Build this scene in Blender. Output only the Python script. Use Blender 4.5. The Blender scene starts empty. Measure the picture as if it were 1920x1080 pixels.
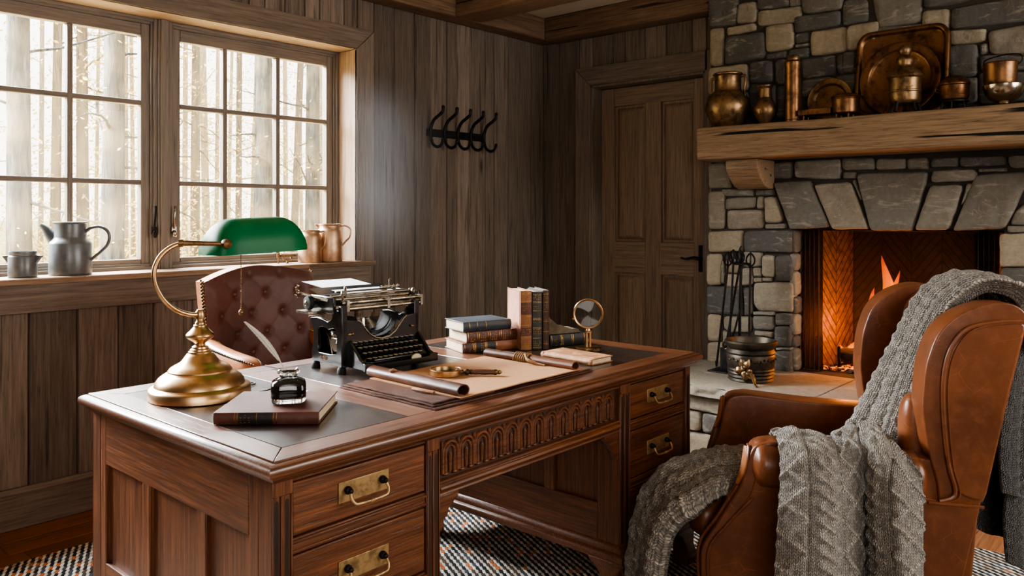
import bpy, math, random
import numpy as np
from mathutils import Vector, Matrix, noise
random.seed(11)
PI = math.pi
SC = bpy.context.scene
COL = SC.collection

# ------------------------------------------------------------------ mesh builder
class B:
    def __init__(s):
        s.v=[]; s.f=[]; s.t=[]; s.m=[]; s.uv={}; s.tone=.5; s.mi=0; s.cut=[]
    def _add(s, vs, fs, tone=None):
        o=len(s.v); t=s.tone if tone is None else tone; s.cut.append((o,len(s.f)))
        s.v += [tuple(p) for p in vs]; s.t += [t]*len(vs)
        s.f += [tuple(i+o for i in f) for f in fs]; s.m += [s.mi]*len(fs)
        return o
    def box(s,x0,x1,y0,y1,z0,z1,tone=None):
        s._add([(x0,y0,z0),(x1,y0,z0),(x1,y1,z0),(x0,y1,z0),(x0,y0,z1),(x1,y0,z1),(x1,y1,z1),(x0,y1,z1)],
               [(0,3,2,1),(4,5,6,7),(0,1,5,4),(1,2,6,5),(2,3,7,6),(3,0,4,7)],tone); return s
    def prism(s,pts,axis,a0,a1,tone=None):
        n=len(pts)
        area=sum(pts[i][0]*pts[(i+1)%n][1]-pts[(i+1)%n][0]*pts[i][1] for i in range(n))
        if area<0: pts=pts[::-1]
        def P(p,a):
            return {'x':(a,p[0],p[1]),'y':(p[0],a,p[1]),'z':(p[0],p[1],a)}[axis]
        vs=[P(p,a0) for p in pts]+[P(p,a1) for p in pts]
        fs=[tuple(range(n))[::-1],tuple(range(n,2*n))]+[(i,(i+1)%n,n+(i+1)%n,n+i) for i in range(n)]
        if axis=='y': fs=[f[::-1] for f in fs]
        if a1<a0: fs=[f[::-1] for f in fs]
        s._add(vs,fs,tone); return s
    def tube(s,pts,r,n=8,closed=False,cap=True,tone=None):
        P=[Vector(p) for p in pts]; N=len(P)
        R=r if isinstance(r,(list,tuple)) else [r]*N
        T=[]
        for i in range(N):
            a=P[(i-1)%N] if (closed or i>0) else P[i]
            b=P[(i+1)%N] if (closed or i<N-1) else P[i]
            d=(b-a); T.append(d.normalized() if d.length>1e-9 else Vector((0,0,1)))
        up=Vector((0,0,1)) if abs(T[0].z)<.9 else Vector((1,0,0))
        nv=(up-T[0]*up.dot(T[0])).normalized()
        vs=[]
        for i in range(N):
            nv=(nv-T[i]*nv.dot(T[i]))
            nv=nv.normalized() if nv.length>1e-6 else T[i].orthogonal().normalized()
            bn=T[i].cross(nv)
            for k in range(n):
                a=2*PI*k/n
                vs.append(P[i]+(nv*math.cos(a)+bn*math.sin(a))*R[i])
        fs=[]
        for i in range(N if closed else N-1):
            j=(i+1)%N
            for k in range(n):
                l=(k+1)%n
                fs.append((i*n+k,i*n+l,j*n+l,j*n+k))
        if cap and not closed:
            fs.append(tuple(range(n))[::-1]); fs.append(tuple((N-1)*n+k for k in range(n)))
        s._add(vs,fs,tone); return s
    def cyl(s,p0,p1,r0,r1=None,n=16,tone=None):
        return s.tube([p0,p1],[r0,r0 if r1 is None else r1],n,tone=tone)
    def lathe(s,prof,c=(0,0,0),n=32,sx=1,sy=1,axis='z',tone=None):
        m=len(prof); vs=[]
        for r,h in prof:
            for k in range(n):
                a=2*PI*k/n; x,y=r*math.cos(a)*sx,r*math.sin(a)*sy
                if axis=='z': q=(x,y,h)
                elif axis=='x': q=(h,x,y)
                else: q=(y,h,x)
                vs.append((c[0]+q[0],c[1]+q[1],c[2]+q[2]))
        fs=[]
        for i in range(m-1):
            for k in range(n):
                l=(k+1)%n; fs.append((i*n+k,i*n+l,(i+1)*n+l,(i+1)*n+k))
        ring=abs(prof[0][0]-prof[-1][0])+abs(prof[0][1]-prof[-1][1])<1e-6
        if prof[0][0]>1e-6 and not ring: fs.append(tuple(range(n))[::-1])
        if prof[-1][0]>1e-6 and not ring: fs.append(tuple((m-1)*n+k for k in range(n)))
        s._add(vs,fs,tone); return s
    def ball(s,c,r,n=12,sc=(1,1,1),tone=None):
        m=max(6,n//2+1); prof=[(max(1e-7,math.sin(PI*i/m))*1.0,-math.cos(PI*i/m)) for i in range(m+1)]
        o=len(s.v); s.lathe([(p*r,h*r) for p,h in prof],(0,0,0),n,tone=tone)
        for i in range(o,len(s.v)):
            v=s.v[i]; s.v[i]=(c[0]+v[0]*sc[0],c[1]+v[1]*sc[1],c[2]+v[2]*sc[2])
        return s
    def grid(s,fn,nu,nv,closeu=False,tone=None,uvs=None):
        vs=[]
        for j in range(nv+1):
            for i in range(nu if closeu else nu+1):
                vs.append(fn(i/nu,j/nv))
        w=nu if closeu else nu+1
        fs=[];base=len(s.f)
        for j in range(nv):
            for i in range(nu):
                k=(i+1)%w
                fs.append((j*w+i,j*w+k,(j+1)*w+k,(j+1)*w+i))
                if uvs:
                    su,sv=uvs
                    s.uv[base+len(fs)-1]=[(i/nu*su,j/nv*sv),((i+1)/nu*su,j/nv*sv),((i+1)/nu*su,(j+1)/nv*sv),(i/nu*su,(j+1)/nv*sv)]
        s._add(vs,fs,tone); return s
    def rloft(s,x0,x1,y0,y1,prof,tone=None):
        # nested rectangles: prof = [(outset, z)], capped at both ends
        vs=[]
        for o,z in prof:
            vs += [(x0-o,y0-o,z),(x1+o,y0-o,z),(x1+o,y1+o,z),(x0-o,y1+o,z)]
        n=len(prof); fs=[(3,2,1,0),tuple((n-1)*4+k for k in range(4))]
        for i in range(n-1):
            for k in range(4):
                l=(k+1)%4; fs.append((i*4+k,i*4+l,(i+1)*4+l,(i+1)*4+k))
        s._add(vs,fs,tone); return s
    def poly(s,pts,tone=None):
        s._add(pts,[tuple(range(len(pts)))],tone); return s
    def mark(s): return len(s.v)
    def xf(s,m,start=0):
        for i in range(start,len(s.v)): s.v[i]=tuple(m@Vector(s.v[i]))
        return s
    def each(s,name,mats,parent=None,off=None,**k):
        # every piece becomes an object of its own
        out=[]
        for i,(v0,f0) in enumerate(s.cut):
            v1,f1=s.cut[i+1] if i+1<len(s.cut) else (len(s.v),len(s.f))
            q=B(); q.v=s.v[v0:v1]; q.t=s.t[v0:v1]; q.f=[tuple(x-v0 for x in f) for f in s.f[f0:f1]]; q.m=s.m[f0:f1]
            out.append(q.build(name,mats,parent,off,**k))
        return out
    def build(s,name,mats,parent=None,off=None,bev=0,seg=2,ang=35,smooth=True,sub=0,label=None):
        me=bpy.data.meshes.new(name)
        vs=s.v if off is None else [(a-off[0],b-off[1],c-off[2]) for a,b,c in s.v]
        me.from_pydata(vs,[],s.f); me.update()
        if not isinstance(mats,(list,tuple)): mats=[mats]
        for m in mats: me.materials.append(m)
        me.polygons.foreach_set('material_index',s.m)
        at=me.attributes.new('tone','FLOAT','POINT'); at.data.foreach_set('value',s.t)
        if s.uv:
            ul=me.uv_layers.new(name='UVMap')
            for pi,co in s.uv.items():
                p=me.polygons[pi]
                for k,li in enumerate(p.loop_indices): ul.data[li].uv=co[k]
        if smooth:
            me.polygons.foreach_set('use_smooth',[True]*len(me.polygons))
            if ang<179: me.set_sharp_from_angle(angle=math.radians(ang))
        o=bpy.data.objects.new(name,me); COL.objects.link(o)
        if parent is not None: o.parent=parent
        if bev:
            b=o.modifiers.new('bevel','BEVEL'); b.width=bev; b.segments=seg; b.limit_method='ANGLE'; b.angle_limit=math.radians(30)
            b.harden_normals=False
            me.polygons.foreach_set('use_smooth',[True]*len(me.polygons))
        if sub:
            b=o.modifiers.new('sub','SUBSURF'); b.levels=sub; b.render_levels=sub
        if label: o['label']=label
        return o

def thing(name,label,cat,loc=(0,0,0),rz=0,group=None):
    o=bpy.data.objects.new(name,None); o.empty_display_size=.05; COL.objects.link(o)
    o.location=loc; o.rotation_euler=(0,0,rz); o['label']=label; o['category']=cat
    if group: o['group']=group
    return o
def tag(o,label,cat,group=None,loc=None):
    o['label']=label; o['category']=cat
    if group: o['group']=group
    if loc is not None: o.location=loc
    return o
def struct(o): o['kind']='structure'; return o
def copy_tree(o,parent=None):
    c=o.copy(); COL.objects.link(c)
    if parent is not None: c.parent=parent
    for ch in list(o.children): copy_tree(ch,c)
    return c
def arc(c,r,a0,a1,n,plane='xz'):
    out=[]
    for i in range(n+1):
        a=math.radians(a0+(a1-a0)*i/n); p,q=r*math.cos(a),r*math.sin(a)
        out.append({'xz':(c[0]+p,c[1],c[2]+q),'xy':(c[0]+p,c[1]+q,c[2]),'yz':(c[0],c[1]+p,c[2]+q)}[plane])
    return out
def smoothpath(pts,k=6):
    P=[Vector(p) for p in pts]; out=[]
    for i in range(len(P)-1):
        a,b,c,d=P[max(0,i-1)],P[i],P[i+1],P[min(len(P)-1,i+2)]
        for j in range(k):
            t=j/k
            out.append(.5*((2*b)+(c-a)*t+(2*a-5*b+4*c-d)*t*t+(3*b-a-3*c+d)*t**3))
    out.append(P[-1]); return [tuple(p) for p in out]

# ------------------------------------------------------------------ materials
def S(r,g,b):
    f=lambda c:(c/255/12.92) if c/255<=.04045 else ((c/255+.055)/1.055)**2.4
    return (f(r),f(g),f(b),1)
class NT:
    def __init__(s,name):
        s.m=bpy.data.materials.new(name); s.m.use_nodes=True; s.t=s.m.node_tree; s.t.nodes.clear()
        s.out=s.n('OutputMaterial')
    def n(s,kind,**kw):
        nd=s.t.nodes.new('ShaderNode'+kind)
        for k,v in kw.items():
            if k.startswith('p_'): setattr(nd,k[2:],v)
        for k,v in kw.items():
            if k.startswith('p_'): continue
            key=k.replace('_',' ') if not k.startswith('i') or not k[1:].isdigit() else int(k[1:])
            s.set(nd,key,v)
        return nd
    def set(s,nd,key,v):
        inp=nd.inputs[key]
        if isinstance(v,bpy.types.Node): v=v.outputs[0]
        if isinstance(v,bpy.types.NodeSocket): s.t.links.new(v,inp)
        else: inp.default_value=v
    def obj(s): return s.n('TexCoord').outputs['Object']
    def uv(s): return s.n('TexCoord').outputs['UV']
    def tone(s): return s.n('Attribute',p_attribute_name='tone').outputs['Fac']
    def math(s,op,a,b=0.0,clamp=False):
        return s.n('Math',p_operation=op,p_use_clamp=clamp,i0=a,i1=b).outputs[0]
    def vmath(s,op,a,b):
        return s.n('VectorMath',p_operation=op,i0=a,i1=b).outputs[0]
    def map(s,v,scale,loc=(0,0,0),rot=(0,0,0)): return s.n('Mapping',Vector=v,Scale=scale,Location=loc,Rotation=rot).outputs[0]
    def noise(s,v,scale,detail=4,rough=.5,dist=0):
        return s.n('TexNoise',Vector=v,Scale=scale,Detail=detail,Roughness=rough,Distortion=dist).outputs['Fac']
    def ramp(s,f,stops,interp='LINEAR'):
        r=s.n('ValToRGB',Fac=f); cr=r.color_ramp; cr.interpolation=interp
        while len(cr.elements)<len(stops): cr.elements.new(.5)
        for e,(p,c) in zip(cr.elements,stops):
            e.position=p; e.color=c if len(c)==4 else (*c,1)
        return r.outputs['Color']
    def mix(s,f,a,b,mode='MIX'):
        m=s.n('Mix',p_data_type='RGBA',p_blend_type=mode); s.set(m,0,f); s.set(m,6,a); s.set(m,7,b); return m.outputs[2]
    def val(s,f,a,b):  # ramp to greyscale range
        return s.n('MapRange',Value=f,i1=a,i2=b).outputs[0]
    def smooth(s,f,a,b,c=0.,d=1.):
        return s.n('MapRange',p_interpolation_type='SMOOTHSTEP',Value=f,i1=a,i2=b,i3=c,i4=d).outputs[0]
    def bump(s,h,strength=.3,dist=.01,normal=None):
        b=s.n('Bump',Height=h,Strength=strength,Distance=dist)
        if normal is not None: s.set(b,'Normal',normal)
        return b.outputs[0]
    def pbsdf(s,**kw):
        b=s.n('BsdfPrincipled')
        for k,v in kw.items(): s.set(b,k.replace('_',' '),v)
        s.t.links.new(b.outputs[0],s.out.inputs[0]); return s.m

def wood(name,c0,c1,c2,axis='X',fine=1.0,rough=.45,bump=.25,coat=0.,tone=.5,pores=.5,knots=0.,streak=.35,cracks=0.,spec=.5):
    t=NT(name); o=t.obj(); tn=t.tone()
    off=t.n('CombineXYZ',X=t.math('MULTIPLY',tn,37.7),Y=t.math('MULTIPLY',tn,91.3),Z=t.math('MULTIPLY',tn,53.1)).outputs[0]
    o=t.vmath('ADD',o,off)
    def st(l,a):
        return {'X':(l,a,a),'Y':(a,l,a),'Z':(a,a,l)}[axis]
    w=t.noise(t.map(o,st(.9,4)),1.0,2)          # gentle waviness of the grain
    ow=t.vmath('ADD',o,t.n('CombineXYZ',X=t.math('MULTIPLY',w,.02),Y=t.math('MULTIPLY',w,.02),Z=t.math('MULTIPLY',w,.02)).outputs[0])
    g=t.noise(t.map(ow,st(2.2*fine,60*fine)),1.6,8,.66,.15)
    big=t.noise(t.map(o,st(.8,5.0)),1.3,4)
    fi=t.noise(t.map(ow,st(9*fine,210*fine)),1.0,3,.6)
    col=t.ramp(g,[(.26,c0),(.5,c1),(.76,c2)])
    col=t.mix(t.smooth(big,.35,.7,0,streak),col,t.mix(.5,col,c0),'MIX')
    po=t.smooth(fi,.60,.72,0,pores)
    col=t.mix(po,col,(c0[0]*.35,c0[1]*.35,c0[2]*.35,1))
    h=t.math('SUBTRACT',t.math('MULTIPLY',g,.6),t.math('MULTIPLY',po,.8))
    if knots:
        v=t.n('TexVoronoi',Vector=t.map(o,st(1.6,6.0)),Scale=1.0,Randomness=1.0)
        rnd=t.n('SeparateColor',Color=v.outputs['Color']).outputs[0]
        k=t.math('MULTIPLY',t.smooth(v.outputs['Distance'],.03,.13,1,0),t.math('LESS_THAN',rnd,knots))
        col=t.mix(t.math('MULTIPLY',k,.85),col,(c0[0]*.25,c0[1]*.22,c0[2]*.2,1))
    if cracks:
        cr=t.noise(t.map(ow,st(1.1,38)),1.0,2,.4)
        crm=t.math('MULTIPLY',t.smooth(cr,.655,.70),cracks)
        col=t.mix(crm,col,(.006,.004,.003,1)); h=t.math('SUBTRACT',h,t.math('MULTIPLY',crm,3.))
    f=t.math('ADD',1-tone,t.math('MULTIPLY',tn,2*tone))
    col=t.mix(1.,col,t.n('CombineColor',i0=f,i1=f,i2=f).outputs[0],'MULTIPLY')
    r=t.math('ADD',rough-.1,t.math('MULTIPLY',g,.22))
    return t.pbsdf(Base_Color=col,Roughness=r,Normal=t.bump(h,bump,.004),Coat_Weight=coat,Coat_Roughness=.25,Specular_IOR_Level=spec)
def leather(name,c,c2,rough=.38,pebble=260,bump=.12,scratch=.5,wear=.5,spec=.5,coat=0.):
    t=NT(name); o=t.obj()
    n1=t.noise(o,5,5,.6); n2=t.noise(o,38,4,.6)
    col=t.mix(t.smooth(n1,.35,.7),c,c2)
    col=t.mix(t.smooth(n2,.45,.75,0,wear),col,t.mix(.6,col,(c2[0]*1.7,c2[1]*1.8,c2[2]*1.9,1)))
    v=t.n('TexVoronoi',Vector=o,Scale=pebble,Randomness=1.)
    wob=t.vmath('ADD',t.map(o,(3,3,5)),t.n('TexNoise',Vector=o,Scale=3.,Detail=2.).outputs['Color'])
    e=t.n('TexVoronoi',p_feature='DISTANCE_TO_EDGE',Vector=wob,Scale=2.4)
    sm=t.math('MULTIPLY',t.smooth(e.outputs['Distance'],.0,.006,1,0),t.smooth(t.noise(o,9,2),.5,.62))
    col=t.mix(t.math('MULTIPLY',sm,scratch),col,(min(1,c2[0]*2.6),min(1,c2[1]*2.8),min(1,c2[2]*3),1))
    h=t.math('ADD',t.math('MULTIPLY',v.outputs['Distance'],.5),t.math('MULTIPLY',n2,.8))
    r=t.math('ADD',rough-.08,t.math('MULTIPLY',n2,.2))
    return t.pbsdf(Base_Color=col,Roughness=r,Normal=t.bump(h,bump,.003),Specular_IOR_Level=spec,Coat_Weight=coat,Coat_Roughness=.2)
def metal(name,c,c2,rough=.3,scale=18,met=1.,bump=.05,amt=(.42,.68)):
    t=NT(name); o=t.obj(); n=t.noise(o,scale,6,.65); n2=t.noise(o,scale*9,3)
    col=t.mix(t.smooth(n,*amt),c,c2)
    r=t.math('ADD',rough-.1,t.math('MULTIPLY',n,.28))
    return t.pbsdf(Base_Color=col,Metallic=met,Roughness=r,Normal=t.bump(t.math('ADD',n,t.math('MULTIPLY',n2,.3)),bump,.004))
def plain(name,c,rough=.6,met=0.,var=.25,scale=30,bump=.08,**kw):
    t=NT(name); n=t.noise(t.obj(),scale,5,.6)
    col=t.mix(t.smooth(n,.3,.7,0,var),c,(c[0]*.45,c[1]*.45,c[2]*.45,1))
    return t.pbsdf(Base_Color=col,Roughness=rough,Metallic=met,Normal=t.bump(n,bump,.004),**kw)
def pages_mat():
    t=NT('paper_pages'); o=t.obj()
    n=t.noise(t.map(o,(4,4,900)),1.,2); n2=t.noise(o,14,3)
    col=t.mix(n,S(236,222,192),S(196,176,140)); col=t.mix(t.smooth(n2,.5,.8,0,.4),col,S(170,146,108))
    return t.pbsdf(Base_Color=col,Roughness=.85,Normal=t.bump(n,.3,.001))
def glass(name,tint=(1,1,1,1),rough=0.0,refl=1.):
    t=NT(name)
    fr=t.n('Fresnel',IOR=1.45); f=t.math('MULTIPLY',fr.outputs[0],refl)
    tr=t.n('BsdfTransparent',Color=tint); gl=t.n('BsdfGlossy',Roughness=rough)
    mx=t.n('MixShader',i0=f,i1=tr,i2=gl); t.t.links.new(mx.outputs[0],t.out.inputs[0]); return t.m

OAKD,OAKM,OAKL=S(50,27,15),S(100,58,33),S(140,86,50)
def oak(ax,nm='oak_',coat=.08,**k): return wood(nm+ax.lower(),OAKD,OAKM,OAKL,ax,fine=1.3,rough=.40,bump=.3,coat=coat,tone=.22,pores=.8,**k)
M_OX,M_OY,M_OZ=oak('X'),oak('Y'),oak('Z')
M_TX,M_TY=oak('X','oak_top_',.75),oak('Y','oak_top_',.75)
WD,WM,WL=S(80,69,60),S(118,105,93),S(146,132,118)
M_PLANKZ=wood('weathered_plank',WD,WM,WL,'Z',fine=1.0,rough=.7,bump=.5,tone=.34,pores=.65,knots=.22,streak=.4,cracks=.5,spec=.3)
M_TRIMX=wood('weathered_trim_x',WD,WM,WL,'X',rough=.66,bump=.4,tone=.15,pores=.5,knots=.05,spec=.3)
M_TRIMY=wood('weathered_trim_y',WD,WM,WL,'Y',rough=.66,bump=.4,tone=.15,pores=.5,knots=.05,spec=.3)
M_TRIMZ=wood('weathered_trim_z',WD,WM,WL,'Z',rough=.66,bump=.4,tone=.15,pores=.5,knots=.05,spec=.3)
RD,RM,RL=S(88,70,56),S(150,122,98),S(178,150,122)
M_REVZ=wood('pale_reveal_z',RD,RM,RL,'Z',rough=.6,bump=.3,tone=.1,spec=.3); M_REVX=wood('pale_reveal_x',RD,RM,RL,'X',rough=.6,bump=.3,tone=.1,spec=.3)
M_SASH=wood('sash_wood_z',S(88,79,70),S(124,113,101),S(144,132,118),'Z',rough=.5,bump=.2,tone=.1,spec=.4)
M_SASHX=wood('sash_wood_x',S(88,79,70),S(124,113,101),S(144,132,118),'X',rough=.5,bump=.2,tone=.1,spec=.4)
DD,DM,DL=S(92,77,64),S(138,118,99),S(162,141,119)
M_DOORZ=wood('door_wood_z',DD,DM,DL,'Z',rough=.6,bump=.3,tone=.16,pores=.4,knots=.14,spec=.3)
M_DOORY=wood('door_wood_y',DD,DM,DL,'Y',rough=.6,bump=.3,tone=.16,pores=.4,knots=.05,spec=.3)
M_BEAMX=wood('beam_x',S(70,54,41),S(114,90,70),S(144,117,92),'X',rough=.7,bump=.5,tone=.1,cracks=.9,spec=.3)
M_BEAMY=wood('beam_y',S(70,54,41),S(114,90,70),S(144,117,92),'Y',rough=.7,bump=.5,tone=.1,cracks=.9,spec=.3)
M_MANTEL=wood('mantel_oak',S(92,73,55),S(146,121,95),S(174,149,120),'Y',fine=1.4,rough=.7,bump=.6,tone=.1,pores=.6,cracks=1.,knots=.08,spec=.3)
M_FLOOR=wood('floor_boards',S(66,38,22),S(128,80,48),S(158,104,66),'X',rough=.42,bump=.25,tone=.3,pores=.4)
M_CEIL=plain('ceiling_plaster',S(196,182,160),.9,var=.1,scale=5)
M_TAN=leather('tan_leather',S(99,56,32),S(126,74,44),.31,scratch=.6,wear=.35)
M_TANL=leather('tan_leather_arm',S(160,100,62),S(188,126,82),.4,scratch=.2,wear=.3)
M_OXBLOOD=leather('oxblood_leather',S(80,46,40),S(99,59,51),.5,scratch=.15,wear=.3)
M_INLAY=leather('inlay_leather',S(44,35,32),S(60,49,44),.30,pebble=420,bump=.2,scratch=.1,wear=.3,coat=.5)
M_BROWNL=leather('brown_leather',S(72,42,29),S(104,64,44),.4,pebble=300,scratch=.2)
M_FOLIOL=leather('folio_leather',S(62,36,26),S(98,60,42),.5,scratch=.2)
M_SUEDE=plain('writing_pad',S(186,136,92),.9,var=.18,scale=40,bump=.2)
M_BRASS=metal('polished_brass',S(214,178,136),S(174,138,98),.28,9,bump=.02)
M_BRASSD=metal('aged_brass',S(138,110,78),S(78,60,41),.36,22,met=.85,bump=.08)
M_COPPER=metal('old_copper',S(130,94,64),S(70,48,33),.34,14,met=.9,bump=.12)
M_BRONZE=metal('dark_bronze',S(86,72,56),S(40,33,27),.40,16,bump=.15)
M_SILVER=metal('tarnished_silver',S(196,186,166),S(120,108,90),.16,8,bump=.03)
M_PLATE=metal('handle_brass',S(176,144,100),S(120,94,62),.42,30,met=.55,bump=.08)
M_IRON=metal('black_iron',S(40,38,36),S(24,22,21),.5,26,met=.7,bump=.15)
M_NICKEL=metal('worn_nickel',S(190,180,164),S(110,98,82),.22,24,bump=.05)
M_ENAMEL=plain('black_enamel',S(20,20,21),.22,var=.2,scale=12,bump=.02,Coat_Weight=.6,Coat_Roughness=.12)
M_RUBBER=plain('black_rubber',S(24,23,22),.7)
M_PEWTER=metal('grey_pewter',S(112,116,117),S(84,88,90),.3,9,met=.25,bump=.03)
M_COPPERL=metal('pale_copper',S(206,172,140),S(156,122,92),.4,10,met=.9,bump=.06)
M_PAPER=plain('white_paper',S(236,238,242),.7,var=.03,scale=8,bump=.02)
M_PAGES=pages_mat()
M_PANE=glass('window_glass',refl=.15)
M_LENS=glass('lens_glass',(.96,.97,.97,1),.0,.8)
M_MORTAR=plain('mortar',S(62,56,49),.95,var=.5,scale=60,bump=.5)
SKY,SKYL,SKYL2,FILL,EXPO=5.0,4500,7500,140,0.04
# stone
def stone_mat():
    t=NT('field_stone'); o=t.obj(); tn=t.tone()
    off=t.n('CombineXYZ',X=t.math('MULTIPLY',tn,31.),Y=t.math('MULTIPLY',tn,77.),Z=t.math('MULTIPLY',tn,53.)).outputs[0]
    p=t.vmath('ADD',o,off)
    base=t.ramp(tn,[(0.,S(82,82,80)),(.22,S(92,89,84)),(.4,S(124,119,108)),(.62,S(150,138,118)),(1.,S(174,162,142))])
    n1=t.noise(p,7,6,.65,.6); n2=t.noise(p,46,6,.7); n3=t.noise(t.map(p,(3,2,9)),3,4,.6,1.5)
    col=t.mix(t.smooth(n1,.35,.7,0,.55),base,t.mix(.5,base,S(92,72,54)))
    col=t.mix(t.smooth(n3,.55,.68,0,.35),col,S(176,166,150))
    f=t.math('ADD',.62,t.math('MULTIPLY',n2,.75)); col=t.mix(1.,col,t.n('CombineColor',i0=f,i1=f,i2=f).outputs[0],'MULTIPLY')
    e=t.n('TexVoronoi',p_feature='DISTANCE_TO_EDGE',Vector=t.vmath('ADD',p,t.n('TexNoise',Vector=p,Scale=4.,Detail=3.).outputs['Color']),Scale=5.)
    cr=t.math('MULTIPLY',t.smooth(e.outputs['Distance'],0,.012,1,0),t.smooth(n1,.5,.6))
    col=t.mix(t.math('MULTIPLY',cr,.35),col,S(196,188,172))
    h=t.math('ADD',t.math('MULTIPLY',n1,1.2),t.math('MULTIPLY',n2,.5))
    return t.pbsdf(Base_Color=col,Roughness=.82,Normal=t.bump(h,.55,.012),Specular_IOR_Level=.35)
M_STONE=stone_mat()
def rug_mat():
    t=NT('woven_rug'); o=t.obj()
    sx=t.n('SeparateXYZ',Vector=t.vmath('ADD',t.map(o,(1,1,1),(0,0,0),(0,0,math.radians(48.5))),t.vmath('MULTIPLY',t.n('TexNoise',Vector=o,Scale=60.,Detail=2.).outputs['Color'],(.006,.006,0))))
    N=1/.021
    y=t.math('MULTIPLY',sx.outputs[1],1/.028); ry=t.math('FLOOR',y); fy=t.math('FRACT',y)
    x=t.math('ADD',t.math('MULTIPLY',sx.outputs[0],1/.025),t.math('MULTIPLY',ry,.5))
    x=t.math('ADD',x,t.math('MULTIPLY',fy,.3))
    rx=t.math('FLOOR',x); fx=t.math('FRACT',x)
    idv=t.n('CombineXYZ',X=rx,Y=ry).outputs[0]
    wn=t.n('TexWhiteNoise',Vector=idv).outputs['Value']
    par=t.math('LESS_THAN',fx,.52)
    dark=t.ramp(wn,[(0,S(42,42,46)),(.36,S(66,61,60)),(.56,S(84,66,54)),(.70,S(184,104,62)),(.84,S(70,76,86))],'CONSTANT')
    light=t.ramp(wn,[(0,S(214,206,190)),(.45,S(190,178,160)),(.75,S(228,221,208))],'CONSTANT')
    col=t.mix(par,light,dark)
    edge=t.math('MULTIPLY',t.smooth(t.math('ABSOLUTE',t.math('SUBTRACT',fy,.5)),.36,.5,1,.6),t.smooth(t.math('ABSOLUTE',t.math('SUBTRACT',t.math('FRACT',t.math('MULTIPLY',fx,2.)),.5)),.32,.5,1,.5))
    fz=t.noise(o,420,2); f=t.math('MULTIPLY',edge,t.math('ADD',.6,t.math('MULTIPLY',fz,.8)))
    col=t.mix(1.,col,t.n('CombineColor',i0=f,i1=f,i2=f).outputs[0],'MULTIPLY')
    return t.pbsdf(Base_Color=col,Roughness=.95,Normal=t.bump(t.math('ADD',edge,t.math('MULTIPLY',fz,.4)),.8,.006),Specular_IOR_Level=.1)
M_RUG=rug_mat()

# ------------------------------------------------------------------ room
YW,XD=3.72,4.545            # faces of the window wall and of the door wall
X0,Y0,ZC=-1.6,-2.2,2.69
WX0,WX1,WZ0,WZ1=-.12,2.842,1.01,2.245   # opening in the window wall
def planks(b,axis,face,depth,a0,a1,z0,z1,seed,wmin=.09,wmax=.19):
    r=random.Random(seed); a=a0
    while a<a1-1e-4:
        w=r.uniform(wmin,wmax); e=min(a1,a+w)
        if a1-e<.05: e=a1
        tn=r.random(); j=r.uniform(0,.006)
        g=.0014
        pts=[(a+g,face+.010),(a+g+.004,face+j),(e-g-.004,face+j),(e-g,face+.010),(e-g,face+depth),(a+g,face+depth)]
        if axis=='x': b.prism(pts,'z',z0,z1,tn)
        else: b.prism([(q,p) for p,q in pts],'z',z0,z1,tn)
        a=e
b=B()
planks(b,'x',YW,.03,X0,WX0-.021,0,ZC,3); planks(b,'x',YW,.03,WX1+.021,XD+.03,0,ZC,9,.075,.17)
planks(b,'x',YW,.03,WX0,WX1,0,WZ0-.02,4,.12,.2); planks(b,'x',YW,.03,WX0-.02,WX1+.02,WZ1+.021,ZC,5)
for x0,x1,z0,z1 in ((X0-.2,WX0-.021,-.05,ZC+.1),(WX1+.021,XD+.2,-.05,ZC+.1),(WX0-.021,WX1+.021,-.05,WZ0-.02),(WX0-.021,WX1+.021,WZ1+.021,ZC+.1)):
    b.box(x0,x1,YW+.03,YW+.28,z0,z1,.3)
struct(b.build('wall_left',M_PLANKZ))
b=B()
DY0,DY1,DZ=2.40,3.275,2.19   # door opening
planks(b,'y',XD,.03,DY1,YW,0,ZC,13); planks(b,'y',XD,.03,DY0,DY1,DZ,ZC,14); planks(b,'y',XD,.03,1.85,DY0,0,ZC,15); planks(b,'y',XD,.03,Y0,.70,0,ZC,16); planks(b,'y',XD,.03,.70,1.85,1.5,ZC,17)
for y0,y1,z0 in ((DY1,YW+.03,-.05),(DY0,DY1,DZ),(1.95,DY0,-.05),(Y0,.5,-.05)):
    b.box(XD+.03,XD+.2,y0,y1,z0,ZC+.1,.3)
b.box(XD+.62,XD+.7,.4,2.05,-.05,ZC+.1,.3); b.box(XD+.03,XD+.62,.4,.5,-.05,ZC+.1); b.box(XD+.03,XD+.62,1.95,2.05,-.05,ZC+.1)
b.box(XD+.14,XD+.2,DY0-.1,DY1+.1,-.05,DZ+.2,.3); struct(b.build('wall_back',M_PLANKZ))
b=B(); planks(b,'x',Y0-.03,.03,X0,XD,0,ZC,21); b.box(X0-.2,XD+.2,Y0-.2,Y0-.03,-.05,ZC+.1,.4); struct(b.build('wall_front',M_PLANKZ))
b=B(); planks(b,'y',X0-.03,.03,Y0,YW,0,ZC,22); b.box(X0-.2,X0-.03,Y0-.2,YW+.03,-.05,ZC+.1,.4); struct(b.build('wall_right',M_PLANKZ))
b=B(); r=random.Random(5); y=Y0-.03
while y<YW:
    w=.135; x=X0-r.uniform(0,1.5)
    while x<XD:
        L=r.uniform(.9,2.0); b.box(max(x,X0)+.0008,min(x+L,XD)-.0008,y+.0008,min(y+w,YW)-.0008,-.03,0,r.random()); x+=L
    y+=w
b.box(X0,XD,Y0,YW,-.08,-.028,.1)
struct(b.build('floor',M_FLOOR,bev=.0015,seg=1))
b=B(); b.box(X0-.2,XD+.7,Y0-.2,YW+.28,ZC,ZC+.1); struct(b.build('ceiling',M_CEIL))
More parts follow.
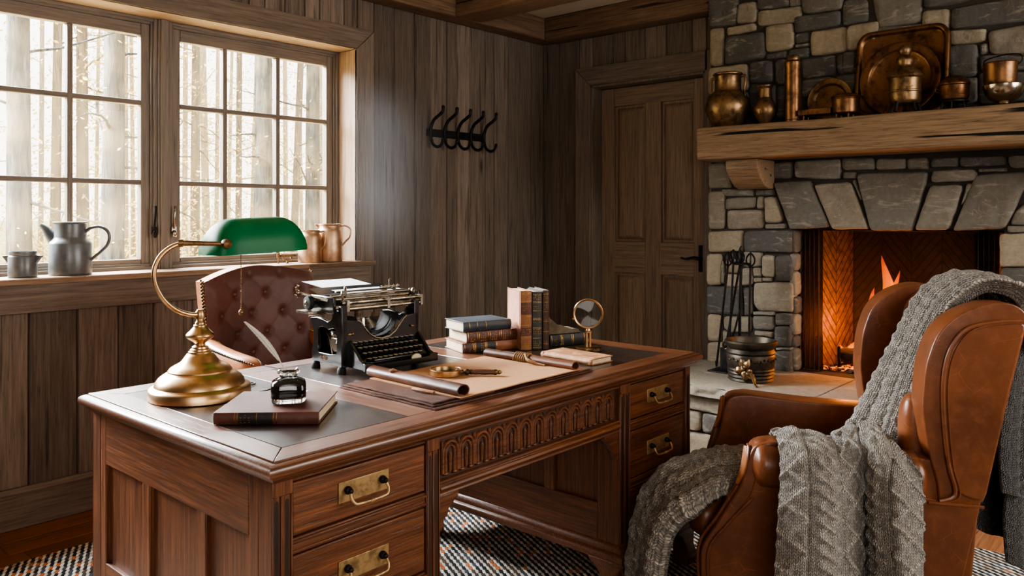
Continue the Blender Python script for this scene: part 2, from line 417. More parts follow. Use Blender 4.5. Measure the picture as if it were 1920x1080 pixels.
# beams under the ceiling
b=B(); b.box(X0,XD,3.585,YW,2.535,ZC,.5); struct(b.build('trim_1',M_BEAMX,bev=.008,label=None))
b=B(); b.box(4.40,XD,Y0,3.585,2.525,ZC,.4); struct(b.build('trim_2',M_BEAMY,bev=.008))
b=B(); b.box(3.52,3.74,Y0,3.585,2.535,ZC,.6); struct(b.build('trim_3',M_BEAMY,bev=.008))
b=B(); b.box(1.2,1.48,Y0,3.585,2.535,ZC,.5); struct(b.build('trim_4',M_BEAMY,bev=.008))
b=B(); b.box(X0,XD,YW-.02,YW,0,.15,.5); b.prism([(YW-.02,.15),(YW-.02,.13),(YW-.026,.15),(YW-.012,.168),(YW,.168)],'x',X0,XD); struct(b.build('baseboard_left',M_TRIMX,bev=.003))
b=B(); b.box(XD-.02,XD,DY1+.12,YW-.02,0,.16,.5); struct(b.build('baseboard_back',M_TRIMY,bev=.003))
# window casing, sill, apron, reveal
b=B(); b.prism([(-.5,2.245),(WX1+.0,2.245),(WX1+.125,2.365),(-.5,2.365)],'y',YW-.022,YW,.45)
struct(b.build('trim_5',M_TRIMX,bev=.004))
b=B(); b.prism([(WX1,1.0),(WX1+.125,1.0),(WX1+.125,2.363),(WX1,2.243)],'y',YW-.022,YW,.6)
struct(b.build('trim_6',M_TRIMZ,bev=.004))
b=B(); b.box(X0,2.955,3.665,3.93,1.004,1.03,.6); struct(b.build('trim_7',M_REVX,bev=.005))
b=B(); b.box(X0,2.925,YW-.03,YW,.885,1.004,.45); struct(b.build('trim_8',M_TRIMX,bev=.004))
b=B(); b.box(WX1,WX1+.02,YW-.02,3.98,1.03,2.245,.5); struct(b.build('trim_9',M_REVZ,bev=.003))
b=B(); b.box(WX0,WX1,YW-.02,3.98,2.245,2.265,.5); struct(b.build('trim_10',M_REVX,bev=.003))
b=B(); b.box(WX0-.02,WX0,YW-.02,3.98,1.03,2.245,.5); struct(b.build('trim_11',M_REVZ,bev=.003))
# two casement windows with a post between them
def window(name,x0,x1,xs,right):
    root=bpy.data.objects.new(name,None); COL.objects.link(root); root['kind']='structure'; root.location=(x0,3.9,1.03)
    of=root.location
    z0,z1=1.03,2.245
    b=B()
    # outer frame with two steps, then the sash frame
    def ring(i,w,y0,y1,tn,wb=None,wt=None):
        wb=wb or w; wt=wt or w
        b.box(x0+i,x0+i+w,y0,y1,z0+i,z1-i,tn); b.box(x1-i-w,x1-i,y0,y1,z0+i,z1-i,tn)
        b.mi=1; b.box(x0+i+w,x1-i-w,y0,y1,z0+i,z0+i+wb,tn); b.box(x0+i+w,x1-i-w,y0,y1,z1-i-wt,z1-i,tn); b.mi=0
    ring(0,.016,3.872,3.98,.4); ring(.014,.014,3.885,3.98,.3)
    b.build('frame',[M_SASH,M_SASHX],root,of,bev=.002,seg=1)
    b=B(); i=.026
    gx0,gx1,gz0,gz1=x0+i+.042,x1-i-.042,z0+.05,z1-.085
    b.box(x0+i,gx0,3.896,3.94,z0+.02,z1-.026,.5); b.box(gx1,x1-i,3.896,3.94,z0+.02,z1-.026,.6)
    b.mi=1; b.box(gx0,gx1,3.896,3.94,z0+.02,gz0,.5); b.box(gx0,gx1,3.896,3.94,gz1,z1-.026,.5)
    b.build('sash',[M_SASH,M_SASHX],root,of,bev=.004)
    b=B()
    for x in xs: b.box(x-.012,x+.012,3.897,3.936,gz0,gz1,.45)
    b.mi=1
    for z in (1.45,1.835): b.box(gx0,gx1,3.899,3.934,z-.012,z+.012,.55)
    b.build('muntin',[M_SASH,M_SASHX],root,of,bev=.004)
    b=B(); b.box(gx0-.005,gx1+.005,3.918,3.921,gz0-.005,gz1+.005); b.build('pane',M_PANE,root,of)
    b=B(); lx=(x0+.02) if right else (x1-.02)
    b.box(lx-.012,lx+.012,3.86,3.872,1.2,1.235); b.tube(smoothpath([(lx,3.862,1.225),(lx-.003,3.85,1.27),(lx,3.848,1.315),(lx+.002,3.852,1.335)]),[.007]*12+[.006]*7,8)
    b.ball((lx,3.853,1.2),.012,10,(1,.7,1.6))
    b.build('handle',M_IRON if not right else M_NICKEL,root,of)
    return root
window('window_1',-.12,1.772,[.5,.94,1.387],False)
window('window_2',1.83,2.842,[2.141,2.455],True)
b=B(); b.box(1.772,1.83,3.862,3.98,1.03,2.245,.5); b.box(1.782,1.82,3.852,3.862,1.03,2.245,.4); struct(b.build('trim_12',M_SASH,bev=.003))
# door and its casing
b=B(); b.prism([(DY0-.02,DZ),(DY1,DZ),(DY1+.13,DZ+.13),(DY0-.02,DZ+.13)],'x',XD-.025,XD,.4); struct(b.build('trim_13',M_TRIMY,bev=.004))
b=B(); b.prism([(DY1,0),(DY1+.13,0),(DY1+.13,DZ+.128),(DY1,DZ-.002)],'x',XD-.025,XD,.55); struct(b.build('trim_14',M_TRIMZ,bev=.004))
b=B(); b.box(XD-.025,XD,DY0-.13,DY0,0,DZ+.13,.5); struct(b.build('trim_15',M_TRIMZ,bev=.004))
b=B(); b.box(XD-.02,XD+.11,DY1-.016,DY1,0,DZ,.3); b.box(XD-.02,XD+.11,DY0,DY0+.016,0,DZ,.3); b.box(XD-.02,XD+.11,DY0,DY1,DZ-.016,DZ,.3); struct(b.build('trim_16',M_TRIMZ,bev=.003))
door=bpy.data.objects.new('door_1',None); COL.objects.link(door); door['kind']='structure'; door.location=(XD+.09,2.84,0)
of=door.location; xa,xb=XD+.085,XD+.125
ya,yb=DY0+.018,DY1-.018
b=B()
b.box(xa,xb,yb-.11,yb,.01,DZ-.02,.45); b.box(xa,xb,ya,ya+.115,.01,DZ-.02,.55); 
b.box(xa,xb,2.777,2.90,.215,2.05,.5)
b.build('stile',M_DOORZ,door,of,bev=.003)
b=B()
for z0,z1,tn in ((.01,.22,.5),(.895,1.111,.6),(2.045,DZ-.02,.4)):
    b.box(xa+.001,xb-.001,ya+.115,yb-.11,z0,z1,tn)
b.build('rail',M_DOORY,door,of,bev=.003)
for (y0,y1) in ((ya+.115,2.777),(2.90,yb-.11)):
    for z0,z1 in ((.22,.895),(1.111,2.045)):
        b=B(); tn=random.random()
        b.box(xa+.018,xb-.01,y0,y1,z0,z1,tn)
        b.rloft(0,1,0,1,[(0,0),(0,.001)],tn) if False else None
        # raised field
        o=b.mark(); b.rloft(z0+.045,z1-.045,y0+.045,y1-.045,[(.03,0),(0,.012)],tn)
        b.xf(Matrix(((0,0,-1,xa+.018),(0,1,0,0),(1,0,0,0),(0,0,0,1))),o)
        b.build('panel',M_DOORZ,door,of,bev=.002,seg=1)
b=B(); hy=2.475; b.box(xa-.012,xa,hy-.022,hy+.022,.93,1.1); b.build('lock_plate',M_IRON,door,of,bev=.005)
b=B(); b.cyl((xa,hy,1.015),(xa-.05,hy,1.015),.011); b.tube(smoothpath([(xa-.05,hy-.01,1.015),(xa-.052,hy+.04,1.02),(xa-.05,hy+.09,1.01),(xa-.046,hy+.125,1.018)]),[.011]*6+[.009]*6+[.006]*7,10)
b.build('door_handle',M_IRON,door,of)
# ------------------------------------------------------------------ fireplace
STONES=[
 (0.12,[(2.294,2.602),(2.107,2.568),(2.116,2.411),(2.291,2.416)]),
 (0.5,[(2.105,2.526),(1.991,2.519),(1.994,2.403),(2.114,2.412)]),
 (0.1,[(1.987,2.553),(1.806,2.52),(1.806,2.464),(1.983,2.468)]),
 (0.55,[(1.987,2.462),(1.736,2.45),(1.734,2.402),(1.778,2.365),(1.986,2.375)]),
 (0.4,[(1.801,2.513),(1.738,2.501),(1.738,2.455),(1.801,2.462)]),
 (0.3,[(1.733,2.507),(1.511,2.467),(1.513,2.394),(1.723,2.402)]),
 (0.1,[(1.508,2.438),(1.384,2.434),(1.381,2.309),(1.511,2.305)]),
 (0.08,[(1.771,2.394),(1.52,2.386),(1.522,2.309),(1.767,2.304)]),
 (0.65,[(2.179,2.396),(1.999,2.399),(1.999,2.355),(2.178,2.352)]),
 (0.6,[(2.289,2.41),(2.197,2.402),(2.202,2.182),(2.287,2.186)]),
 (0.05,[(2.184,2.341),(1.946,2.336),(1.942,2.187),(2.189,2.181)]),
 (0.6,[(1.939,2.366),(1.781,2.364),(1.777,2.222),(1.935,2.22)]),
 (0.1,[(1.768,2.299),(1.691,2.298),(1.694,2.245),(1.768,2.245)]),
 (0.4,[(1.768,2.24),(1.694,2.239),(1.694,2.223),(1.768,2.222)]),
 (0.75,[(1.679,2.297),(1.488,2.295),(1.488,2.166),(1.682,2.163)]),
 (0.6,[(1.484,2.296),(1.328,2.298),(1.328,2.165),(1.484,2.166)]),
 (0.1,[(1.935,2.204),(1.814,2.212),(1.816,2.172),(1.93,2.179)]),
 (0.1,[(1.805,2.211),(1.691,2.216),(1.691,2.161),(1.805,2.165)]),
 (0.15,[(2.037,2.174),(1.9,2.168),(1.897,2.047),(2.03,2.055)]),
 (0.8,[(2.294,2.171),(2.046,2.17),(2.046,2.016),(2.299,2.017)]),
 (0.15,[(1.887,2.165),(1.825,2.17),(1.825,2.026),(1.88,2.028)]),
 (0.12,[(1.734,2.152),(1.55,2.155),(1.55,2.045),(1.728,2.046)]),
 (0.15,[(1.543,2.154),(1.411,2.158),(1.411,2.046),(1.541,2.046)]),
 (0.2,[(1.728,2.038),(1.552,2.039),(1.552,1.939),(1.728,1.943)]),
 (0.25,[(1.546,2.04),(1.411,2.04),(1.411,1.95),(1.546,1.944)]),
 (0.3,[(2.299,2.01),(2.046,2.009),(2.046,1.878),(2.299,1.871)]),
 (0.2,[(2.037,2.049),(1.882,2.024),(1.882,1.871),(2.037,1.867)]),
 (0.1,[(1.875,2.021),(1.736,2.013),(1.736,1.839),(1.875,1.837)]),
 (0.35,[(1.358,2.439),(1.12,2.395),(1.125,2.262),(1.328,2.264)]),
 (0.15,[(1.113,2.394),(0.867,2.349),(0.944,2.327),(1.108,2.328)]),
 (0.6,[(1.12,2.319),(0.994,2.305),(0.999,2.207),(1.118,2.216)]),
 (0.1,[(0.988,2.302),(0.862,2.309),(0.604,2.312),(0.604,2.19),(0.99,2.204)]),
 (0.55,[(0.997,2.197),(0.839,2.185),(0.841,2.126),(0.995,2.125)]),
 (0.45,[(0.829,2.169),(0.632,2.178),(0.632,2.03),(0.819,2.06)]),
 (0.12,[(1.0,2.12),(0.874,2.115),(0.878,1.963),(0.996,1.965)]),
 (0.4,[(0.864,2.114),(0.834,2.115),(0.831,2.071),(0.864,2.062)]),
 (0.15,[(0.862,2.052),(0.823,2.055),(0.632,2.023),(0.632,1.962),(0.86,1.978)]),
 (0.15,[(1.508,2.162),(1.447,2.16),(1.447,2.054),(1.508,2.048)]),
 (0.3,[(1.441,2.272),(1.316,2.265),(1.102,2.25),(1.102,2.119),(1.441,2.153)]),
 (0.15,[(1.441,2.147),(1.102,2.113),(1.102,1.977),(1.441,1.997)]),
 (0.2,[(1.441,1.99),(1.213,1.977),(1.213,1.808),(1.441,1.815)]),
 (0.1,[(1.208,1.977),(1.001,1.965),(1.001,1.825),(1.208,1.814)]),
 (0.2,[(0.996,1.959),(0.873,1.956),(0.873,1.837),(0.996,1.825)]),
 (0.15,[(0.867,1.973),(0.632,1.956),(0.632,1.825),(0.867,1.825)]),
 (0.4,[(2.298,1.722),(2.173,1.714),(2.147,1.616),(2.294,1.609)]),
 (0.45,[(2.298,1.594),(2.173,1.605),(2.147,1.453),(2.294,1.452)]),
 (0.3,[(2.134,1.602),(1.955,1.594),(1.955,1.457),(2.134,1.453)]),
 (0.3,[(1.94,1.582),(1.783,1.591),(1.787,1.499),(1.932,1.499)]),
 (0.4,[(1.772,1.591),(1.522,1.59),(1.522,1.483),(1.765,1.498)]),
 (0.35,[(1.511,1.594),(1.349,1.59),(1.349,1.53),(1.509,1.532)]),
 (0.4,[(1.338,1.586),(1.198,1.579),(1.198,1.527),(1.338,1.528)]),
 (0.35,[(1.188,1.578),(1.093,1.578),(1.093,1.522),(1.188,1.522)]),
 (0.2,[(1.076,1.573),(0.957,1.574),(0.957,1.527),(1.076,1.528)]),
 (0.1,[(0.947,1.574),(0.758,1.571),(0.758,1.526),(0.947,1.527)]),
 (0.3,[(0.747,1.571),(0.526,1.566),(0.526,1.504),(0.736,1.512)]),
 (0.4,[(1.071,1.511),(0.879,1.513),(0.879,1.457),(1.077,1.453)]),
 (0.3,[(1.504,1.52),(1.443,1.52),(1.443,1.488),(1.504,1.486)]),
 (0.3,[(0.868,1.514),(0.755,1.514),(0.755,1.498),(0.868,1.498)]),
 (0.4,[(1.461,1.474),(1.444,1.478),(1.41,1.375),(1.419,1.369)]),
 (0.4,[(0.919,1.444),(0.891,1.444),(0.927,1.358),(0.943,1.341)]),
 (0.4,[(0.719,1.306),(0.68,1.345),(0.526,1.353),(0.526,1.247),(0.739,1.245)]),
 (0.5,[(2.298,1.429),(2.194,1.435),(2.194,1.209),(2.294,1.208)]),
 (0.42,[(2.185,1.39),(2.001,1.396),(2.001,1.335),(2.182,1.327)]),
 (0.35,[(2.217,1.445),(2.01,1.441),(2.01,1.402),(2.19,1.402)]),
 (0.55,[(1.993,1.397),(1.951,1.397),(1.951,1.33),(1.993,1.331)]),
 (0.3,[(2.001,1.44),(1.893,1.441),(1.886,1.405),(1.998,1.404)]),
 (0.5,[(2.176,1.319),(1.951,1.321),(1.955,1.215),(2.173,1.209)]),
 (0.65,[(1.942,1.392),(1.878,1.396),(1.833,1.252),(1.938,1.247)]),
 (0.4,[(1.943,1.24),(1.822,1.246),(1.819,1.217),(1.943,1.212)]),
 (0.65,[(2.298,1.191),(2.077,1.201),(2.077,1.082),(2.298,1.07)]),
 (0.1,[(2.064,1.198),(1.787,1.205),(1.787,1.084),(2.064,1.082)]),
 (0.75,[(2.303,1.057),(2.212,1.063),(2.217,0.881),(2.303,0.873)]),
 (0.6,[(2.182,1.026),(2.107,1.035),(2.088,0.955),(2.179,0.951)]),
 (0.6,[(2.185,0.942),(2.085,0.944),(2.086,0.871),(2.185,0.867)]),
 (0.4,[(2.213,1.019),(2.19,1.02),(2.192,0.886),(2.213,0.885)]),
 (0.55,[(1.959,1.063),(1.886,1.065),(1.888,0.942),(1.957,0.939)]),
 (0.15,[(1.882,1.06),(1.784,1.066),(1.784,0.926),(1.882,0.92)]),
 (0.5,[(1.959,0.932),(1.904,0.935),(1.907,0.917),(1.959,0.914)]),
 (0.5,[(2.079,1.082),(1.962,1.08),(1.962,0.997),(2.076,0.99)]),
 (0.5,[(2.01,0.987),(1.964,0.989),(1.964,0.941),(2.01,0.938)]),
 (0.5,[(2.01,0.93),(1.964,0.933),(1.964,0.908),(2.01,0.905)]),
 (0.45,[(2.079,0.984),(2.018,0.987),(2.018,0.89),(2.079,0.881)]),
 (0.55,[(2.004,0.899),(1.78,0.916),(1.78,0.75),(1.98,0.745),(2.008,0.788)]),
 (0.08,[(2.308,0.864),(2.088,0.875),(2.073,0.708),(2.308,0.702)]),
 (0.2,[(2.066,0.87),(2.016,0.873),(2.016,0.725),(2.062,0.71)]),
 (0.65,[(2.303,0.694),(2.213,0.699),(2.213,0.542),(2.301,0.536)]),
 (0.5,[(2.2,0.691),(2.025,0.705),(2.028,0.616),(2.156,0.601),(2.198,0.623)]),
 (0.5,[(2.203,0.611),(2.163,0.594),(2.165,0.545),(2.203,0.547)]),
 (0.55,[(2.301,0.526),(2.188,0.538),(2.188,0.414),(2.301,0.4)]),
 (0.45,[(2.01,0.736),(1.886,0.746),(1.886,0.726),(2.01,0.718)]),
 (0.35,[(2.012,0.711),(1.888,0.717),(1.888,0.641),(2.012,0.635)]),
 (0.15,[(1.879,0.736),(1.784,0.743),(1.784,0.678),(1.876,0.673)]),
 (0.05,[(1.884,0.66),(1.788,0.671),(1.788,0.557),(1.884,0.557)]),
 (0.5,[(2.006,0.626),(1.892,0.629),(1.898,0.595),(2.006,0.601)]),
 (0.4,[(1.879,0.54),(1.786,0.555),(1.786,0.54),(1.877,0.529)]),
 (0.15,[(1.884,0.522),(1.784,0.534),(1.784,0.398),(1.88,0.385)]),
 (0.4,[(2.178,0.532),(2.034,0.547),(2.034,0.387),(2.178,0.369)]),
 (0.2,[(2.025,0.571),(1.893,0.584),(1.893,0.406),(2.025,0.388)]),
 (0.7,[(0.781,1.204),(0.526,1.206),(0.526,1.059),(0.779,1.047)]),
 (0.1,[(0.773,1.041),(0.526,1.049),(0.526,0.915),(0.773,0.901)]),
 (0.4,[(0.746,1.24),(0.526,1.241),(0.526,1.213),(0.746,1.21)]),
]
ARCH=[
 (0.3,[(1.886,1.475),(1.682,1.479),(1.577,1.228),(1.79,1.214)]),
 (0.5,[(1.658,1.457),(1.468,1.464),(1.377,1.221),(1.56,1.216)]),
 (0.33,[(1.436,1.507),(1.089,1.508),(1.165,1.214),(1.363,1.216)]),
 (0.42,[(1.079,1.434),(0.933,1.439),(0.996,1.223),(1.15,1.218)]),
 (0.35,[(0.879,1.485),(0.653,1.491),(0.758,1.231),(0.978,1.216)]),
]
XC=4.37
fire_root=thing('fireplace','tall grey fieldstone fireplace with arched lintel stones and a raised hearth','fireplace',(4.37,1.28,0)); FO=(4.37,1.28,0)
def stone(b,poly,tone,x=XC,depth=.05,seed=0,protr=.012,flip=1,inset=.0):
    # poly in (y,z) on the plane X = x; builds a rounded irregular block facing -X
    rnd=random.Random(seed); n=len(poly)
    cx=sum(p[0] for p in poly)/n; cz=sum(p[1] for p in poly)/n
    out=[]
    for i in range(n):
        a,bb,c=Vector(poly[i-1]),Vector(poly[i]),Vector(poly[(i+1)%n])
        l1=(a-bb).length; l2=(c-bb).length; d=min(.022,.3*l1,.3*l2)*rnd.uniform(.6,1.3)
        p1=bb+(a-bb).normalized()*d; p2=bb+(c-bb).normalized()*d
        out += [p1,bb*.5+(p1+p2)*.25,p2]
    dense=[]
    for i in range(len(out)):
        a,c=out[i],out[(i+1)%len(out)]; k=max(1,int((c-a).length/.03))
        for j in range(k): dense.append(a+(c-a)*(j/k))
    m=len(dense); pr=rnd.uniform(-.3,1)*protr; sd=seed*3.7
    pts=[]
    for p in dense:
        w=noise.noise(Vector((p.x*22,p.y*22,sd)))*.004
        d=(p-Vector((cx,cz))); pts.append(p+d.normalized()*(w+.0025))
    tx,tz=rnd.uniform(-.03,.03),rnd.uniform(-.03,.03)
    vs=[];rings=[(0,depth,0),(0,.010,0),(.004,.002,.4),(.011,-.003,1),]
    size=min((max(p.x for p in pts)-min(p.x for p in pts)),(max(p.y for p in pts)-min(p.y for p in pts)))
    for ins,dx,nz in rings:
        for p in pts:
            d=Vector((cx,cz))-p; L=d.length; q=p+d*(min(ins,.35*size)/max(L,1e-5))
            vs.append((q.x,q.y,dx-pr*(dx<.02)+nz*.004*noise.noise(Vector((q.x*16,q.y*16,sd)))+nz*((q.x-cx)*tx+(q.y-cz)*tz)))
    for f in (.75,.5,.25):
        for p in pts:
            q=Vector((cx,cz))+(vs_in(p,cx,cz,.011,size)-Vector((cx,cz)))*f
            vs.append((q.x,q.y,-.004-pr+.007*noise.noise(Vector((q.x*14,q.y*14,sd)))+((q.x-cx)*tx+(q.y-cz)*tz)))
    vs.append((cx,cz,-.004-pr))
    R=len(rings)+3; fs=[]
    for r in range(R-1):
        for i in range(m):
            j=(i+1)%m; fs.append((r*m+i,r*m+j,(r+1)*m+j,(r+1)*m+i))
    for i in range(m): fs.append(((R-1)*m+i,(R-1)*m+(i+1)%m,R*m))
    area=sum(pts[i].x*pts[(i+1)%m].y-pts[(i+1)%m].x*pts[i].y for i in range(m))
    if area>0: fs=[f[::-1] for f in fs]
    b._add([(x+d,y,z) for y,z,d in vs],fs,tone)
def vs_in(p,cx,cz,ins,size):
    d=Vector((cx,cz))-p; return p+d*(min(ins,.35*size)/max(d.length,1e-5))
def rubble(b,y0,y1,z0,z1,seed,x=XC,hmin=.08,hmax=.17,wmin=.1,wmax=.3):
    r=random.Random(seed); z=z0; k=0
    while z<z1-.02:
        h=r.uniform(hmin,hmax); h=z1-z if z1-z-h<.05 else h
        y=y0
        while y<y1-.02:
            w=r.uniform(wmin,wmax); w=y1-y if y1-y-w<.06 else w
            g=.006; j=lambda:r.uniform(-.006,.006)
            stone(b,[(y+g+j(),z+g+j()),(y+w-g+j(),z+g+j()),(y+w-g+j(),z+h-g+j()),(y+g+j(),z+h-g+j())],r.choice([.05,.15,.3,.4,.5,.55,.65,.75]),x,.05,seed*100+k,.012); k+=1
            y+=w
        z+=h
b=B(); b.mi=0
for i,(tn,p) in enumerate(STONES): stone(b,p,tn,XC,.06,i)
rubble(b,.2,.60,1.25,ZC,32); rubble(b,.2,.56,.42,1.24,33)
for k,(ya,yb) in enumerate(((.60,.94),(.94,1.27),(1.27,1.6),(1.6,1.95),(1.95,2.294))): rubble(b,ya,yb,2.205+.1825*yb,ZC,310+k,hmin=.1,hmax=.2,wmin=.15,wmax=.34); rubble(b,.66,.76,.42,.97,34,wmin=.09,wmax=.1)
rubble(b,.56,.655,.42,.97,36)
# splayed inner faces of the opening, in stone
k=0; z=.42
for h in (.13,.07,.12,.1,.14,.1,.13):
    b.mi=0; o=b.mark(); stone(b,[(4.375,z+.004),(4.455,z+.004),(4.455,z+h-.004),(4.375,z+h-.004)],[.3,.15,.5,.2,.55,.4,.15][k],0,.03,500+k,.004)
    b.xf(Matrix(((0,1,0,0),(1,0,0,1.768),(0,0,1,0),(0,0,0,1))),o)
    z+=h; k+=1
b.mi=1
b.box(4.386,XD+.03,1.79,2.285,0,ZC); b.box(4.386,XD+.03,.19,.765,0,ZC); b.box(4.386,XD+.03,.765,1.79,1.222,ZC)
b.build('stonework',[M_STONE,M_MORTAR],fire_root,FO,ang=50)
for i,(tn,p) in enumerate(ARCH):
    b=B(); stone(b,p,tn,XC-.008,.07,200+i,.012); b.build('arch_stone',M_STONE,fire_root,FO,ang=50)
# raised hearth
b=B(); rubble(b,.2,2.36,.0,.355,61,3.80,.1,.2,.14,.36); b.mi=1; b.box(3.815,4.386,.21,2.35,0,.355)
b.build('hearth_base',[M_STONE,M_MORTAR],fire_root,FO,ang=50)
r=random.Random(8)
for (y0,y1,tn) in ((.16,.74,.45),(.746,1.446,.42),(1.452,2.39,.48)):
    b=B()
    def slab(u,v,y0=y0,y1=y1):
        # v runs around the section: underside front -> rough front -> top -> back
        y=y0+(y1-y0)*u
        if v<.15: return (3.745+.0*v,y,.356)
        if v<.6:
            t=(v-.15)/.45; n=noise.noise(Vector((y*16,t*2.2,3)))*.016+noise.noise(Vector((y*45,t*6,9)))*.007
            return (3.725+.012*t*t+n,y,.36+.058*t)
        t=(v-.6)/.4; return (3.742+t*(4.40-3.742)+.003*noise.noise(Vector((y*20,t*3,1))),y,.42+.0012*noise.noise(Vector((y*6,t*9,2))))
    b.grid(slab,90,20); b.box(3.76,4.40,y0,y1,.356,.415)
    b.tone=tn; b.t=[tn]*len(b.v); b.build('hearth_slab',M_STONE,fire_root,FO,ang=60)
# firebox lined with chevron bricks
def brickbox_mat(nm='firebrick',c1=S(112,80,58),c2=S(72,52,41)):
    t=NT(nm); uv=t.n('SeparateXYZ',Vector=t.uv()); u,v=uv.outputs[0],uv.outputs[1]
    W=.16
    tri=t.math('ABSOLUTE',t.math('SUBTRACT',t.math('FRACT',t.math('DIVIDE',u,W*2)),.5))
    w=t.math('ADD',v,t.math('MULTIPLY',tri,W*2.6))
    fr=t.math('FRACT',t.math('DIVIDE',w,.062)); j=t.smooth(t.math('ABSOLUTE',t.math('SUBTRACT',fr,.5)),.40,.46,0,1)
    fu=t.math('FRACT',t.math('DIVIDE',u,W)); j2=t.smooth(t.math('ABSOLUTE',t.math('SUBTRACT',fu,.5)),.47,.49)
    jm=t.math('MAXIMUM',j,t.math('MULTIPLY',j2,.6))
    n=t.noise(t.obj(),30,5)
    col=t.mix(t.smooth(n,.3,.7),c1,c2); col=t.mix(jm,col,S(18,14,12))
    return t.pbsdf(Base_Color=col,Roughness=.9,Normal=t.bump(t.math('SUBTRACT',t.math('MULTIPLY',n,.3),jm),.5,.006))
M_FBRICK=brickbox_mat(); M_FBRICKD=brickbox_mat('shaded_firebrick',S(46,35,29),S(30,24,21))  # dark copy for the back wall: weak firelight put into its colour
M_SOOT=plain('soot',S(30,25,22),.95,var=.4,scale=14,bump=.3)
b=B()
def wallq(p,q,z0=.42,z1=1.45):
    L=math.hypot(q[0]-p[0],q[1]-p[1])
    b.grid(lambda u,v:(p[0]+(q[0]-p[0])*u,p[1]+(q[1]-p[1])*u,z0+(z1-z0)*v),6,6,uvs=(L,z1-z0))
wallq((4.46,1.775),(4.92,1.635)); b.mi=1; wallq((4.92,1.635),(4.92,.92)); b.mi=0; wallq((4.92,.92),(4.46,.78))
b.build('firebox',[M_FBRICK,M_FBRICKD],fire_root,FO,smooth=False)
b=B(); b.box(4.40,4.93,.76,1.80,.38,.421); b.build('firebox_floor',M_SOOT,fire_root,FO)
b=B(); b.box(4.44,4.95,.76,1.80,1.40,1.46); b.build('smoke_shelf',M_SOOT,fire_root,FO)
b=B(); b.box(4.39,4.41,.77,1.79,1.216,1.40); b.build('damper_plate',M_SOOT,fire_root,FO)
# chain mesh curtains
def chain_mat():
    t=NT('chain_mesh'); uv=t.uv()
    v=t.n('TexVoronoi',Vector=t.map(uv,(1,1,1)),Scale=210.,Randomness=.15)
    d=v.outputs['Distance']; hole=t.smooth(d,.20,.28,1,0)
    b_=t.n('BsdfPrincipled',Base_Color=S(58,50,44),Metallic=.8,Roughness=.45,Normal=t.bump(d,.8,.002))
    tr=t.n('BsdfTransparent'); mx=t.n('MixShader',i0=t.math('MULTIPLY',hole,.6),i1=b_,i2=tr); t.t.links.new(mx.outputs[0],t.out.inputs[0]); return t.m
M_CHAIN=chain_mat()
for (y0,y1) in ((1.765,1.652),(.905,.80)):
    b=B(); b.grid(lambda u,v:(4.475+.016*math.sin(u*PI*2*4.5+math.sin(v*3)*.3),y0+(y1-y0)*u,.425+(1.215-.425)*v),72,10,uvs=(.3,.8)); b.build('mesh_curtain',M_CHAIN,fire_root,FO,ang=180)
b=B(); b.cyl((4.475,.77,1.212),(4.475,1.78,1.212),.006); b.build('curtain_rod',M_IRON,fire_root,FO)

# mantel beam on two corbels
mt=thing('mantel_shelf','thick cracked oak beam mantel carrying brass and copper vessels','mantel',(4.08,1.28,1.6)); MO=(4.08,1.28,1.6)
b=B()
def beam(u,v):
    y=2.213-(2.213-.2)*u; a=v*4; k=int(min(a,3.999)); f=a-k
    c=[(4.08,1.603),(4.08,1.784),(4.385,1.784),(4.385,1.603)]
    p,q=c[k],c[(k+1)%4]; x=p[0]+(q[0]-p[0])*f; z=p[1]+(q[1]-p[1])*f
    n=noise.noise(Vector((x*5,y*2.2,z*5)))*.005+noise.noise(Vector((x*22,y*3,z*22)))*.002
    cx,cz=4.24,1.69
    e=min(f,1-f); rd=.006*max(0,1-e/.06)
    dx,dz=x-cx,z-cz; L=math.hypot(dx,dz)
    return (x+dx/L*(n-rd),y,z+dz/L*(n-rd))
b.grid(beam,90,64); 
for u,flip in ((0,0),(1,1)):
    ring=[beam(u,i/64) for i in range(64)]; b.poly(ring if flip else ring[::-1])
b.build('beam',M_MANTEL,mt,MO,ang=50)
for y in (1.98,.40):
    b=B(); b.prism([(4.375,1.60),(4.145,1.60),(4.15,1.545),(4.19,1.50),(4.25,1.455),(4.30,1.44),(4.375,1.44)],'y',y-.095,y+.095,.4); b.build('corbel',M_MANTEL,mt,MO,bev=.008,seg=3)
ZM=1.786
# ------------------------------------------------------------------ fire
def flame_mat():
    t=NT('flame'); o=t.n('TexCoord').outputs['Generated']; z=t.n('SeparateXYZ',Vector=o).outputs[2]
    n=t.noise(t.map(t.obj(),(14,14,5)),1.,3)
    f=t.math('ADD',z,t.math('MULTIPLY',t.math('SUBTRACT',n,.5),.5))
    col=t.ramp(f,[(0,(1,.46,.04,1)),(.4,(1,.32,.015,1)),(.75,(1,.17,.004,1)),(1,(1,.07,.0,1))])
    lw=t.n('LayerWeight',Blend=.35).outputs['Facing']
    st_=t.math('MULTIPLY',t.smooth(lw,.1,.8,2.6,.5),t.math('MULTIPLY',t.smooth(f,.1,1.,1.3,.45),t.math('ADD',.45,t.math('MULTIPLY',t.noise(t.map(t.obj(),(30,30,8)),1.,3),1.1))))
    em=t.n('Emission',Color=col,Strength=st_)
    a=t.math('MULTIPLY',t.smooth(lw,.25,.95,1,0),t.smooth(f,.75,1.2,1,.0))
    mx=t.n('MixShader',i0=a,i1=t.n('BsdfTransparent'),i2=em); t.t.links.new(mx.outputs[0],t.out.inputs[0]); return t.m
M_FLAME=flame_mat()
fr=thing('fire','orange flames burning on the logs inside the stone firebox','fire',(4.66,1.3,.47)); 
r=random.Random(4)
